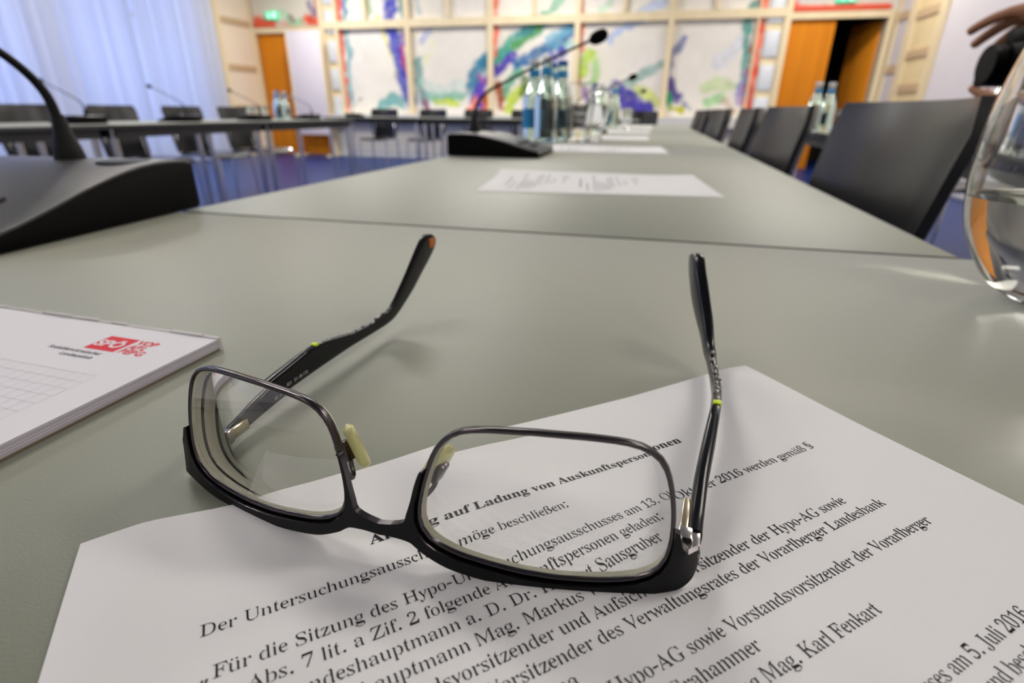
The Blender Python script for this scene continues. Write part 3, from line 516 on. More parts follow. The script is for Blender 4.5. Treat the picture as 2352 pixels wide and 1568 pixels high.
# corridor behind the open door leaf
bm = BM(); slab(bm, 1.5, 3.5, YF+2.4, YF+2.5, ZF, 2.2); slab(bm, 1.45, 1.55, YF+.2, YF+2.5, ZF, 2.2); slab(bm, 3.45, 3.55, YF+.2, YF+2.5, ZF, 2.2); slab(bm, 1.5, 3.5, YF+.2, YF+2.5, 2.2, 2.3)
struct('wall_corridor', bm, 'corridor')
# panelled ends: left wall beside the curtains, right wall
def panel_field(wall_x, sgn, y0, y1, rows, mats):
    global n
    zs = [ZF]+rows+[ZC]
    for k, (za, zb) in enumerate(zip(zs, zs[1:])):
        bm = BM(); x0, x1 = sorted((wall_x+sgn*.005, wall_x+sgn*.03)); slab(bm, x0, x1, y0+.05, y1-.05, za+.03, zb-.03)
        struct('trim_%d' % n, bm, mats[k % len(mats)]); n += 1
    for z in rows:
        bm = BM(); x0, x1 = sorted((wall_x, wall_x+sgn*.05)); slab(bm, x0, x1, y0, y1, z-.05, z+.05); struct('trim_%d' % n, bm, 'timber_dark'); n += 1
    for y in (y0, y1):
        bm = BM(); x0, x1 = sorted((wall_x, wall_x+sgn*.06)); slab(bm, x0, x1, y-.045, y+.045, ZF, ZC); struct('trim_%d' % n, bm, 'timber'); n += 1
panel_field(XL, 1, 9.08, 9.94, [.10, .78, 1.52], ['wall_cream'])
panel_field(XR, -1, 9.42, 9.94, [.0, .69, 1.36], ['lilac_panel'])
panel_field(XR, -1, 8.5, 9.30, [-.2, .42, .83, 1.30], ['yellow_panel'])
panel_field(XR, -1, 6.6, 8.4, [-.1, 1.5], ['lilac_panel'])
panel_field(XR, -1, 4.6, 6.5, [-.1, 1.5], ['wall_white'])
for i, (a, b) in enumerate(((YB, -3.2), (8.5, YF))): 
    bm = BM(); slab(bm, XL, XL+.02, a, b, ZF, ZF+.1); struct('baseboard_left' if i else 'baseboard_left_end', bm, 'timber')
bm = BM(); slab(bm, DLX1+.08, DRX0-.08, YF-.02, YF, ZF, ZF+.1); struct('baseboard_front', bm, 'ledge')

# painted wall: brush strokes laid into the colour of the painting
def painting(name, x0, x1, z0, z1, strokes, y, res, label, cat='mural', base=(236, 231, 224)):
    nx, nz = int((x1-x0)/res), int((z1-z0)/res)
    X, Z = np.meshgrid(np.linspace(x0, x1, nx+1), np.linspace(z0, z1, nz+1), indexing='ij')
    rng = np.random.default_rng(3)
    def noise(s, seed):
        r = np.random.default_rng(seed); gx, gz = int((x1-x0)/s)+3, int((z1-z0)/s)+3
        g = r.random((gx, gz)); fx = (X-x0)/s; fz = (Z-z0)/s; ix, iz = fx.astype(int), fz.astype(int); tx, tz = fx-ix, fz-iz
        tx = tx*tx*(3-2*tx); tz = tz*tz*(3-2*tz)
        return (g[ix, iz]*(1-tx)+g[ix+1, iz]*tx)*(1-tz)+(g[ix, iz+1]*(1-tx)+g[ix+1, iz+1]*tx)*tz
    lin = lambda c: np.array(srgb(*c)[:3])
    C = np.ones(X.shape+(3,))*lin(base)
    C *= (1-.10*(noise(.5, 1)-.4)-.06*(noise(.12, 2)-.5))[..., None]*np.ones(3)
    C[..., 2] *= 1-.10*(noise(.8, 9)-.3)
    wob = (noise(.10, 4)-.5)*.07; wob2 = (noise(.05, 5)-.5)*.03; streak = noise(.06, 6)
    for k, (P, col, wd, op) in enumerate(strokes):
        P = [tuple(p) for p in smooth_path([(a, b, 0) for a, b in P], 5)] if len(P) > 2 else [(*p, 0) for p in P]
        D = np.full(X.shape, 1e9)
        for (ax, az, _), (bx, bz, _) in zip(P, P[1:]):
            dx, dz = bx-ax, bz-az; L = dx*dx+dz*dz+1e-9
            t = np.clip(((X-ax)*dx+(Z-az)*dz)/L, 0, 1)
            D = np.minimum(D, np.hypot(X-ax-t*dx, Z-az-t*dz))
        a = np.clip((wd+wob+wob2-D)/(wd*.55)+.35, 0, 1)*op*(.78+.34*np.clip(streak+.2*(noise(.15, 20+k)-.5), 0, 1))
        a = np.clip(a, 0, 1)[..., None]
        cc = lin(col)*(.85+.35*noise(.09, 50+k))[..., None]
        C = C*(1-a)+cc*a
    V = np.stack([X, np.full(X.shape, y), Z], -1).reshape(-1, 3)
    idx = np.arange((nx+1)*(nz+1)).reshape(nx+1, nz+1)
    F = np.stack([idx[:-1, :-1], idx[1:, :-1], idx[1:, 1:], idx[:-1, 1:]], -1).reshape(-1, 4)
    me = bpy.data.meshes.new(name); me.from_pydata(V.tolist(), [], F.tolist())
    at = me.color_attributes.new('paint', 'FLOAT_COLOR', 'POINT')
    at.data.foreach_set('color', np.concatenate([np.clip(C, 0, 1).reshape(-1, 3), np.ones((len(V), 1))], 1).astype(np.float32).ravel())
    me.materials.append(MT['mural'])
    o = bpy.data.objects.new(name, me); COL.objects.link(o); o.location = (0, 0, TZ)
    s = o.modifiers.new('thickness', 'SOLIDIFY'); s.thickness = .02; s.offset = 1 if False else -1
    tag(o, label, cat); return o
painting('wall_painting', -5.72, 1.46, -.02, 2.60, MURAL, YF-.035, .022, 'huge abstract painting of blue, violet and green sweeps behind timber posts')
painting('door_painting', DLX0, DLX1+.02, DH+.11, 2.60, TRANSOM_L, YF-.025, .03, 'small abstract painting with red and green strokes above the closed door beside the curtains', base=(226, 220, 205))
painting('door_painting', DRX0, DRX1+.02, DH+.11, 2.60, TRANSOM_R, YF-.025, .03, 'small abstract painting with a red corner above the open door', base=(222, 214, 208))
# exit signs
def exit_sign(x, z, label):
    t = thing('exit_sign', label, 'sign', (x, YF-.07, z), group='green exit signs over the doors')
    bm = BM(); box(bm, (0, 0, 0), (.26, .05, .13), bevel=.006); obj('housing', bm, 'exit', t, 30)
    bm = BM(); box(bm, (-.05, -.027, 0), (.012, .004, .07)); box(bm, (-.06, -.027, .005), (.05, .004, .012), rot=Euler((0, .6, 0)))
    box(bm, (-.04, -.027, -.025), (.012, .004, .045), rot=Euler((0, .7, 0))); lathe(bm, [(.0005, -.001), (.009, 0), (.0005, .001)], (-.045, -.027, .045), 10)
    obj('running_figure', bm, 'exit_mark', t)
    bm = BM(); box(bm, (.06, -.027, 0), (.05, .004, .085)); obj('door_symbol', bm, 'exit_mark', t)
exit_sign(-7.02, 1.66, 'green exit sign above the closed door by the curtains')
exit_sign(2.48, 1.64, 'green exit sign above the open wooden double door')
# ceiling lamps
for i, (x, y) in enumerate(LAMPS):
    t = thing('ceiling_light', 'white rectangular ceiling light panel', 'lamp', (x, y, LAMP_Z), group='ceiling lights')
    bm = BM(); box(bm, (0, 0, .02), (1.3, .6, .03), bevel=.004); obj('housing', bm, 'ceiling', t, 30)
    bm = BM(); box(bm, (0, 0, .0), (1.22, .52, .01)); obj('diffuser', bm, 'lamp', t)
# white display board before the second leaf of the left door
t = thing('display_board', 'tall white display board standing in front of the closed wooden door', 'board', (-6.265, 9.66, ZF))
bm = BM(); box(bm, (0, 0, 1.25), (.66, .03, 1.72), bevel=.005); obj('panel', bm, 'board', t, 30)
for s in (-1, 1):
    bm = BM(); box(bm, (s*.34, 0, 1.05), (.03, .035, 2.08), bevel=.004); box(bm, (s*.34, 0, .02), (.05, .42, .035), bevel=.006); obj('stand', bm, 'timber', t, 30)

# ================================================================== TABLES AND CHAIRS
def table(cx, cy, sx, sy, label, group=None, legs=True):
    t = thing('conference_table', label, 'table', (cx, cy, ZF), group=group)
    bm = BM(); box(bm, (0, 0, TZ-.0125), (sx, sy, .025), bevel=.0012); bm.normal_update()
    for f in bm.faces: f.material_index = 0 if f.normal.z > .5 else 1
    obj('tabletop', bm, ['laminate', 'table_edge'], t, 30)
    bm = BM()
    for a in (-1, 1):
        box(bm, (a*(sx/2-.04), 0, TZ-.05), (.03, sy-.10, .05)); box(bm, (0, a*(sy/2-.04), TZ-.05), (sx-.10, .03, .05))
    obj('under_frame', bm, 'table_edge', t)
    for a in (-1, 1):
        for b in (-1, 1):
            bm = BM(); tube(bm, [(a*(sx/2-.06), b*(sy/2-.06), 0), (a*(sx/2-.06), b*(sy/2-.06), TZ-.026)], .02, 14)
            obj('leg', bm, 'chrome', t, 40)
    return t
TXL, TXR = -.435, .2153
SEAM = .4275
table((TXL+TXR)/2-.275, SEAM-.0015-.375, 1.35, .75, 'grey-green conference table carrying the eyeglasses, nearest the camera')
def long_table(i, y0, y1, lab): table((TXL+TXR)/2, (y0+y1)/2, TXR-TXL, y1-y0-.003, lab, 'grey-green tables of the long middle row')
long_table(0, SEAM+.0015, 1.83, 'grey-green long table just beyond the seam, carrying the first white sheet')
long_table(1, 1.83, 3.23, 'grey-green middle table in the long row, under the group of water bottles')
long_table(2, 3.23, 4.63, 'grey-green table at the far end of the long row')
LX0, LX1 = -3.75, -3.05
for i, (a, b, s) in enumerate(((-.2, 1.25, 'farthest from the painted wall'), (1.25, 2.65, 'third from the painted wall'), (2.65, 4.05, 'second from the painted wall'), (4.05, 5.45, 'nearest the painted wall'))):
    table((LX0+LX1)/2, (a+b)/2, LX1-LX0, b-a-.004, 'conference table in the row along the curtains, ' + s, 'tables of the row along the curtains')
for i, (a, b, s) in enumerate(((-4.4, -3.0, 'at its window end'), (-3.0, -1.6, 'second from its window end'), (-1.6, -.2, 'third from its window end'))):
    table((a+b)/2, 7.35, b-a-.004, .7, 'conference table in the row before the painted wall, ' + s, 'tables of the far cross row')
for i, (a, b, s) in enumerate(((1.45, 2.75, 'nearest the camera'), (2.75, 4.05, 'middle one'), (4.05, 5.35, 'nearest the open door'))):
    table(1.21, (a+b)/2, .74, b-a-.004, 'dark-edged table in the row beyond the black chairs, ' + s, 'tables of the row beyond the black chairs')

def make_chair(label):
    t = thing('conference_chair', label, 'chair')
    # backrest: curved shell, local +x is the back; z from the floor
    bm = BM(); NU, NV = 16, 12; T = .019
    def shell(u, v, off):
        z = .45+.398*v; half = .198+.020*v
        # rounded corners
        e = 0.0
        if v > .93: e = (v-.93)/.07
        if v < .07: e = (.07-v)/.07
        half -= .02*(1-math.sqrt(max(0, 1-e*e)))
        y = (2*u-1)*half
        x = .193+.060*v+.012*v*v + .044*(1-(2*u-1)**2) + off
        if abs(2*u-1) > .999 or v in (0, 1): x = .193+.060*v+.012*v*v + .044*(1-(2*u-1)**2)+off*.6
        return (x, y, z)
    a = grid(bm, lambda u, v: shell(u, v, -T/2), NU, NV); b = grid(bm, lambda u, v: shell(u, v, T/2), NU, NV, 0)
    def wall(p, q, mi=1):
        for i in range(len(p)-1):
            f = bm.faces.new((p[i], p[i+1], q[i+1], q[i])); f.material_index = mi
    wall(a[0], b[0]); wall(a[NU], b[NU]); wall([r[0] for r in a], [r[0] for r in b]); wall([r[NV] for r in a], [r[NV] for r in b])
    bmesh.ops.recalc_face_normals(bm, faces=bm.faces)
    obj('backrest', bm, ['chair_shell', 'chair_dark'], t, 50)
    bm = BM()
    def seat(u, v, off):
        x = -.23+.42*u; y = (2*v-1)*(.215-.02*(abs(2*u-1)**6)); z = .455-.02*max(0, (.15-u))/.15 - .012*(1-(2*v-1)**2) + off
        return (x, y, z)
    a = grid(bm, lambda u, v: seat(u, v, -.006), 12, 10); b = grid(bm, lambda u, v: seat(u, v, .006), 12, 10)
    wall(a[0], b[0], 0); wall(a[12], b[12], 0); wall([r[0] for r in a], [r[0] for r in b], 0); wall([r[10] for r in a], [r[10] for r in b], 0)
    bmesh.ops.recalc_face_normals(bm, faces=bm.faces)
    obj('seat', bm, 'chair_shell', t, 50)
    for sx_, sy_ in ((-1, -1), (-1, 1), (1, -1), (1, 1)):
        bm = BM(); tube(bm, [(sx_*.21-.02, sy_*.20, .435), (sx_*.225-.02, sy_*.215, 0.0)], .011, 10)
        obj('leg', bm, 'chrome', t, 40)
    bm = BM()
    for s in (-1, 1):
        tube(bm, smooth_path([(-.22, s*.19, .44), (.12, s*.19, .438), (.195, s*.18, .45), (.215, s*.165, .56), (.235, s*.15, .66)], 4), .010, 8)
    tube(bm, [(.0, -.19, .437), (.0, .19, .437)], .009, 8)
    obj('seat_frame', bm, 'chrome', t, 40)
    return t
chair0 = make_chair('x'); used = [False]
def chair(x, y, rz, label, group):
    o = chair0 if not used[0] else copy_tree(chair0)
    used[0] = True
    return place(o, (x, y, ZF), rz, label, group)
ORD = ['second', 'third', 'fourth', 'fifth', 'sixth', 'seventh']
GR = 'black chairs along the right edge of the long table'
chair(.030, .83, 0, 'large black plastic chair pushed under the long table, nearest the camera', GR)
for i, (y, dx, rz) in enumerate(((1.52, .012, .03), (2.17, .015, -.02), (2.86, -.008, .05), (3.55, -.018, -.03), (4.22, -.012, .02))):
    chair(.030+dx, y, rz, 'black chair at the right edge of the long table, %s from the camera' % ORD[i], GR)
GL = 'black chairs between the curtains and the left table row'
for i, (y, rz) in enumerate(((5.02, .03), (4.36, -.03), (3.68, .02), (3.0, .05), (2.42, -.12), (1.7, 0))):
    chair(-3.90, y, PI+rz, 'black chair before the curtains at the left table row, %s' % (['nearest the painted wall'] + [s + ' from the painted wall' for s in ORD])[i], GL)
GF = 'black chairs at the far cross table before the painted wall'
for i, (x, rz) in enumerate(((-3.98, .04), (-3.22, -.05), (-2.50, .02), (-1.80, 0), (-1.05, .03), (-.20, -.02))):
    chair(x, 7.78, PI/2+rz, 'black chair behind the far cross table, %s from the curtain side' % (['first'] + ORD)[i], GF)
GK = 'black chairs in the aisle at the right-hand table row'
for i, (y, rz) in enumerate(((2.55, .05), (3.75, -.04))):
    chair(1.86, y, rz, 'black chair at the far side of the right table row, %s' % ('nearest the open door' if i else 'nearer the camera'), GK)

# ================================================================== THINGS ON THE TABLES
def mic_unit(label):
    """local +x runs from the tall rear to the low front, z from the table top"""
    t = thing('microphone_unit', label, 'microphone')
    W = .195
    top = [(0, .043), (.012, .0465), (.05, .047), (.085, .0425), (.12, .0345), (.15, .026), (.178, .0185), (.196, .0145), (.201, .011)]
    prof = smooth_path([(a, 0, b) for a, b in top], 4)
    prof = [(.202, 0, .004), (.199, 0, .001), (.004, 0, .001), (0, 0, .004)] + prof[:1] + prof[1:]
    bm = BM(); extrude_poly(bm, [(x, -W/2, z) for x, y, z in prof], (0, W, 0), 0)
    es = [e for e in bm.edges if abs(e.verts[0].co.y-e.verts[1].co.y) < 1e-6 and len(e.link_faces) == 2 and any(len(f.verts) > 6 for f in e.link_faces)]
    bmesh.ops.bevel(bm, geom=es, offset=.0022, segments=2, affect='EDGES', profile=.5)
    for f in bm.faces:
        if f.normal.z > .3 and len(f.verts) == 4: f.material_index = 1
    obj('base', bm, ['black_plastic', 'grey_plastic'], t, 35)
    def ztop(x): return float(np.interp(x, [a for a, b in top], [b for a, b in top]))
    bm = BM(); lathe(bm, [(.0001, -.002), (.021, -.002), (.021, .0004), (.018, .0008), (.0001, .0005)], (0, 0, 0), 36)
    g = obj('speaker_grille', bm, 'black_plastic', t, 40); g.location = (.046, .066, ztop(.046)); g.rotation_euler = (0, .01, 0)
    for k, (x, y) in enumerate(((.150, -.04), (.150, 0), (.150, .04), (.172, -.02), (.172, .02))):
        bm = BM(); box(bm, (0, 0, 0), (.014, .020, .004), bevel=.001)
        o = obj('button', bm, 'chair_dark', t, 30); o.location = (x, y, ztop(x)+.0005); o.rotation_euler = (0, .27, 0)
    path = smooth_path([(.034, 0, .046), (.035, 0, .080), (.041, 0, .105), (.063, 0, .128), (.098, 0, .146), (.200, 0, .191), (.285, 0, .2255)], 6)
    bm = BM(); lathe(bm, [(.0125, 0), (.0125, .004), (.011, .012), (.0075, .024), (.0055, .036), (.0045, .040)], (.034, 0, .045), 20)
    obj('collar', bm, 'neck', t, 40)
    bm = BM(); k = len(path); tube(bm, path, [.0046-.0018*min(1, i/(k*.75)) for i in range(k)], 10); obj('gooseneck', bm, 'neck', t, 40)
    bm = BM(); d = Vector((.9, 0, .36)).normalized()
    p0 = Vector((.283, 0, .2245)); pr = [(0, .004), (.005, .0095), (.012, .0125), (.022, .0130), (.031, .0115), (.037, .0075), (.0395, .002)]
    rings = []
    e1 = Vector((0, 1, 0)); e2 = d.cross(e1)
    for a, r in pr: rings.append([p0+d*a+(e1*math.cos(q)+e2*math.sin(q))*r for q in [2*PI*j/20 for j in range(20)]])
    ring_loft(bm, rings); bmesh.ops.recalc_face_normals(bm, faces=bm.faces); obj('windscreen', bm, 'foam', t, 60)
    return t
mic0 = mic_unit('x')
GM = 'conference microphones on the tables'
def mic(src, x, y, rz, label): return place(src, (x, y, 0), rz, label, GM)
mic(mic0, -.528, .442, -PI/2+.10, 'large black microphone unit beside the notepad, its gooseneck cut off by the frame')
mic(copy_tree(mic0), -.433, 1.247, .02, 'black microphone unit with long gooseneck at the table edge, beside the water bottles')
mic(copy_tree(mic0), -.420, 2.655, .0, 'black microphone unit behind the water bottles, second along the long table')
mic(copy_tree(mic0), -.415, 4.42, .0, 'black microphone unit at the far end of the long table')
for i, (y, s) in enumerate(((5.0, 'nearest the painted wall'), (4.25, 'second from the painted wall'), (3.45, 'third from the painted wall'), (2.70, 'fourth from the painted wall'))):
    mic(copy_tree(mic0), -3.22, y, PI, 'black microphone unit on the left table row, ' + s)
mic(copy_tree(mic0), -4.05, 7.16, PI/2, 'black microphone unit on the far cross table, near its window end')
mic(copy_tree(mic0), -2.25, 7.16, PI/2, 'black microphone unit on the far cross table, near its middle')

# ------------------------------------------------------------------ printed lettering
_D = {c: i for i, c in enumerate(AL)}; _N = len(AL)
def dec(s): return [(_D[s[i]]*_N+_D[s[i+1]]-1000)/1000 for i in range(0, len(s), 2)]
_cache = {}
def _dots(cx): return [[(cx+dx+.031*math.cos(a*PI/4), .405+.031*math.sin(a*PI/4)) for a in range(8)] for dx in (-.062, .062)]
def glyph(style, ch):
    """(advance, [contours]) of one letter"""
    if ch in 'äöü':
        a, cs = glyph(style, {'ä': 'a', 'ö': 'o', 'ü': 'u'}[ch]); return a, cs + _dots(a*.5)
    if ch == '„':
        a, cs = glyph(style, ','); return a*1.8, cs + [[(x+.11, y) for x, y in c] for c in cs]
    if ch == 'ß':
        P = [(.02, 0), (.20, 0), (.20, .02), (.15, .03), (.15, .50), (.18, .62), (.25, .65), (.32, .60), (.33, .50), (.29, .42), (.23, .37), (.24, .33), (.33, .27), (.385, .17), (.37, .07), (.31, .02), (.25, .04), (.24, .09), (.215, .05), (.24, 0), (.32, -.012), (.42, .04), (.465, .15), (.45, .26), (.38, .34), (.31, .38), (.37, .43), (.41, .52), (.39, .62), (.31, .675), (.22, .675), (.12, .63), (.075, .53), (.07, .03), (.02, .02)]
        return .345, [[(x*.69, y*.69) for x, y in P]]
    k = style+ch
    if k not in GLYPHS: return .25, []
    if k not in _cache:
        a, cs = GLYPHS[k]; _cache[k] = (dec(a)[0], [list(zip(dec(c)[::2], dec(c)[1::2])) for c in cs])
    return _cache[k]
_tess = {}
CAPH = max(y for c in glyph('r', 'H')[1] for x, y in c)
XH = max(y for c in glyph('r', 'n')[1] for x, y in c)
def glyph_tris(style, ch):
    k = style+ch
    if k in _tess: return _tess[k]
    a, cs = glyph(style, ch)
    ar = lambda c: sum(x0*y1-x1*y0 for (x0, y0), (x1, y1) in zip(c, c[1:]+c[:1]))/2
    def inside(p, c):
        r = False
        for (x0, y0), (x1, y1) in zip(c, c[1:]+c[:1]):
            if (y0 > p[1]) != (y1 > p[1]) and p[0] < x0+(p[1]-y0)/(y1-y0)*(x1-x0): r = not r
        return r
    outer = [c for c in cs if sum(inside(c[0], d) for d in cs if d is not c) % 2 == 0]
    V, F = [], []
    for o in outer:
        holes = [c for c in cs if c not in outer and inside(c[0], o)]
        polys = [[Vector((x, y, 0)) for x, y in q] for q in [o]+holes]
        base = len(V); V += [tuple(v[:2]) for q in polys for v in q]
        F += [tuple(base+i for i in t) for t in tessellate_polygon(polys)]
    _tess[k] = (a, V, F); return _tess[k]
def text_width(style, s): return sum((SPC if c == ' ' else glyph(style, c)[0]) for c in s)
EM = .00423*.662/CAPH
SPC = .25*CAPH/.662
_full = text_width('r', '„Für die Sitzung des Hypo-Untersuchungsausschusses am 13. Oktober 2016 werden gemäß §')*EM
XS = .1608/_full
def text_line(out, style, s, v, u=None, uend=None, anchor=None, em=EM, xs=None):
    """out collects (u, v, triangle) data in metres; u along the line, v downwards"""
    xs = XS if xs is None else xs
    if uend is not None and u is not None: xs = (uend-u)/(text_width(style, s)*em)
    elif uend is not None: u = uend-text_width(style, s)*em*xs
    elif anchor is not None:
        sub, ua = anchor; u = ua-text_width(style, s[:s.index(sub)])*em*xs
    V, F = out
    for ch in s:
        if ch == ' ': u += SPC*em*xs; continue
        a, gv, gf = glyph_tris(style, ch); b = len(V)
        V += [(u+x*em*xs, v-y*em) for x, y in gv]; F += [tuple(b+i for i in f) for f in gf]
        u += a*em*xs
mm = lambda x: x/1000
DOC = ([], [])
text_line(DOC, 'b', 'Antrag auf Ladung von Auskunftspersonen', mm(28.4), mm(-151.6), mm(-58.6))
text_line(DOC, 'r', 'Der Untersuchungsausschuss möge beschließen:', mm(37.7), mm(-185.6))
text_line(DOC, 'r', '„Für die Sitzung des Hypo-Untersuchungsausschusses am 13. Oktober 2016 werden gemäß §', mm(47.5), mm(-185.5), mm(-24.6))
text_line(DOC, 'r', '65a Abs. 7 lit. a Zif. 2 folgende Auskunftspersonen geladen:', mm(52.5), mm(-185.5))
text_line(DOC, 'r', 'Landeshauptmann a. D. Dr. Herbert Sausgruber', mm(57.4), mm(-173.2))
text_line(DOC, 'r', 'Landeshauptmann Mag. Markus Wallner', mm(62.3), mm(-173.2))
text_line(DOC, 'r', 'Vorstandsvorsitzender und Aufsichtsratsvorsitzender der Hypo-AG sowie', mm(67.2), uend=mm(-39.5))
text_line(DOC, 'r', 'Vorsitzender des Verwaltungsrates der Vorarlberger Landesbank', mm(72.1), uend=mm(-31.3))
text_line(DOC, 'r', 'ma', mm(76.8), uend=mm(-126.5))
text_line(DOC, 'r', 'Hypo-AG sowie Vorstandsvorsitzender der Vorarlberger', mm(81.0), uend=mm(-27.6))
text_line(DOC, 'r', 'Grahammer', mm(86.0), uend=mm(-92.6))
text_line(DOC, 'r', 'Abteilung Mag. Karl Fenkart', mm(91.0), uend=mm(-64.5))
text_line(DOC, 'r', 'Untersuchungsausschusses am 5. Juli 2016 wu', mm(104.8), anchor=('2016', mm(-47.6)))
text_line(DOC, 'r', 'und beschlossen', mm(109.6), anchor=('beschl', mm(-56.5)))

def sheet(name, label, corner, ang, zfun, group=None, text=None, dots=True, size=(.210, .297), cat='sheet of paper', lift=.00009):
    """corner: top right of the page; text runs along ang; zfun(u, v) height above the table"""
    t = thing(name, label, cat, (corner[0], corner[1], 0), 0, group)
    ux = Vector((math.cos(ang), math.sin(ang), 0)); vx = Vector((math.sin(ang), -math.cos(ang), 0))
    P = lambda u, v, dz=0.0: ux*u + vx*v + Vector((0, 0, zfun(u, v)+dz))
    bm = BM(); NU, NV = 70, 60
    a = grid(bm, lambda i, j: P(-size[0]*(1-i), size[1]*j, .00012), NU, NV)
    b = grid(bm, lambda i, j: P(-size[0]*(1-i), size[1]*j, .00002), NU, NV)
    for p, q in ((a[0], b[0]), (a[NU], b[NU]), ([r[0] for r in a], [r[0] for r in b]), ([r[NV] for r in a], [r[NV] for r in b])):
        for i in range(len(p)-1): bm.faces.new((p[i], p[i+1], q[i+1], q[i]))
    bmesh.ops.recalc_face_normals(bm, faces=bm.faces)
    obj('page', bm, 'paper', t, 60)
    if text:
        V, F = text
        me = bpy.data.meshes.new('printed_text'); me.from_pydata([tuple(P(u, v, .00012+lift)) for u, v in V], [], F); me.materials.append(MT['ink'])
        o = bpy.data.objects.new('printed_text', me); COL.objects.link(o); o.parent = t
    return t
WU = [-.215, -.210, -.205, -.197, -.191, -.182, -.170, -.158, -.140, -.125, -.112, -.096, -.081, -.056, -.032, -.010, 0, .01]
WZ = [.4, .7, 1.3, 2.0, 1.4, .4, 0, 0, .9, 2.0, 2.2, 1.6, 1.2, .8, 1.3, 2.0, 1.0, .8]
def wave(u, v):
    f = max(0.0, 1-v/.05); f = f*f*(3-2*f)
    return .0002 + .001*float(np.interp(u, WU, WZ))*f
_a = math.radians(40.7)
CB = (.04261+.0013*math.sin(_a), .20405-.0013*math.cos(_a))
sheet('document', 'printed document page lying under the eyeglasses', CB, _a, wave, text=DOC, cat='document')
SHEET = (DOC[0]+[(u, v+.100) for u, v in DOC[0]], DOC[1]+[tuple(i+len(DOC[0]) for i in f) for f in DOC[1]])
GP = 'printed sheets laid out along the long table'
def curl(k): return lambda u, v: .0004 + k*max(0, (u+.09)/.09)**2*max(0, 1-v/.35) + .003*max(0, (v-.22)/.08)**2*max(0, (u+.16)/.16)
# pages read from the right-hand side: the text runs away from the camera (+y), its top edge faces -x
for i, (x, y, rz, s) in enumerate(((-.232, .857, .12, 'nearest one, just beyond the table seam'), (-.275, 1.60, .09, 'second one, beside the low end of the microphone'), (-.325, 2.30, .06, 'third one, beside the water bottles'), (-.325, 2.98, .03, 'fourth one, behind the water bottles'), (-.325, 3.66, .05, 'fifth one along the table'), (-.325, 4.28, .02, 'farthest one, at the end of the table'))):
    sheet('printed_sheet', 'white printed sheet on the long table, ' + s, (x, y), PI/2+rz, curl(.006), GP, SHEET if i < 3 else None)

# ------------------------------------------------------------------ notepad with letterhead
def font_text(body, size, pos, right, bold=0.0, align='LEFT', zoff=0.0):
    c = bpy.data.curves.new('t', 'FONT'); c.body = body; c.size = size; c.offset = bold; c.align_x = align; c.space_character = 1.0
    o = bpy.data.objects.new('t', c); COL.objects.link(o)
    dg = bpy.context.evaluated_depsgraph_get(); me = bpy.data.meshes.new_from_object(o.evaluated_get(dg))
    bpy.data.objects.remove(o); bpy.data.curves.remove(c)
    bm = BM(); bm.from_mesh(me); bpy.data.meshes.remove(me)
    ang = right
    for v in bm.verts:
        x, y = v.co.x, v.co.y
        v.co = Vector((pos[0]+x*math.cos(ang)-y*math.sin(ang), pos[1]+x*math.sin(ang)+y*math.cos(ang), zoff))
    return bm
PW, PH, PT = .210, .297, .0050
t = thing('notepad', 'white glued notepad with red letterhead beside the eyeglasses', 'notepad', (-.1636, .1650, 0), -.045)
bm = BM(); box(bm, (-PW/2, -PH/2, .0005), (PW, PH, .001)); obj('backing_board', bm, 'pad_board', t)
bm = BM()
for k in range(9):
    z0 = .001+(PT-.001)*k/9; z1 = .001+(PT-.001)*(k+1)/9-.00001; j = .0001*((k*37) % 5-2)/2
    box(bm, (-PW/2+j, -PH/2, (z0+z1)/2), (PW, PH-.0006, z1-z0))
for f in bm.faces:
    f.material_index = 0 if abs(f.normal.z) > .5 else 1
obj('pages', bm, ['pad_paper', 'pad_edge'], t)
bm = BM()
for k in range(26):
    x = -PW*(k+.5)/26; h = random.uniform(.0002, .0011); box(bm, (x, .0004+random.uniform(0, .0004), (PT+h)/2), (PW/26*1.02, .0016, PT+h))
obj('glue_strip', bm, 'pad_glue', t)
ZP = PT+.00005
# letterhead: red field with three white letters, red place name, two grey lines
bm = BM()
def flat(bm, x0, x1, y0, y1, z=ZP, mi=0):
    f = bm.faces.new([bm.verts.new(p) for p in ((x0, y0, z), (x1, y0, z), (x1, y1, z), (x0, y1, z))]); f.material_index = mi
flat(bm, -.0435, -.0285, -.0225, -.0105)
lg = obj('letterhead_logo', bm, 'red_ink', t)
bm = font_text('SPÖ', .0072, (-.0430, -.0192), 0, .00022, zoff=ZP+.00004); obj('logo_letters', bm, 'pad_paper', lg)
for s, y in (('VOR', -.0142), ('ARL', -.0183), ('BERG', -.0224)):
    bm = font_text(s, .0049, (-.0270, y), 0, .00018, zoff=ZP); obj('letterhead_name', bm, 'red_ink', t)
for s, y in (('Sozialdemokratischer', -.0262), ('Landtagsklub', -.0298)):
    bm = font_text(s, .0031, (-.0305, y), 0, .00006, 'RIGHT', ZP); obj('letterhead_line', bm, 'grey_ink', t)
bm = BM()
for k in range(36): flat(bm, -.195, -.0150, -.0392-.005*k-.0001, -.0392-.005*k+.0001)
for k in range(36): flat(bm, -.0150-.005*k-.0001, -.0150-.005*k+.0001, -.219, -.0392, ZP+.00001)
obj('grid_lines', bm, 'line_ink', t)

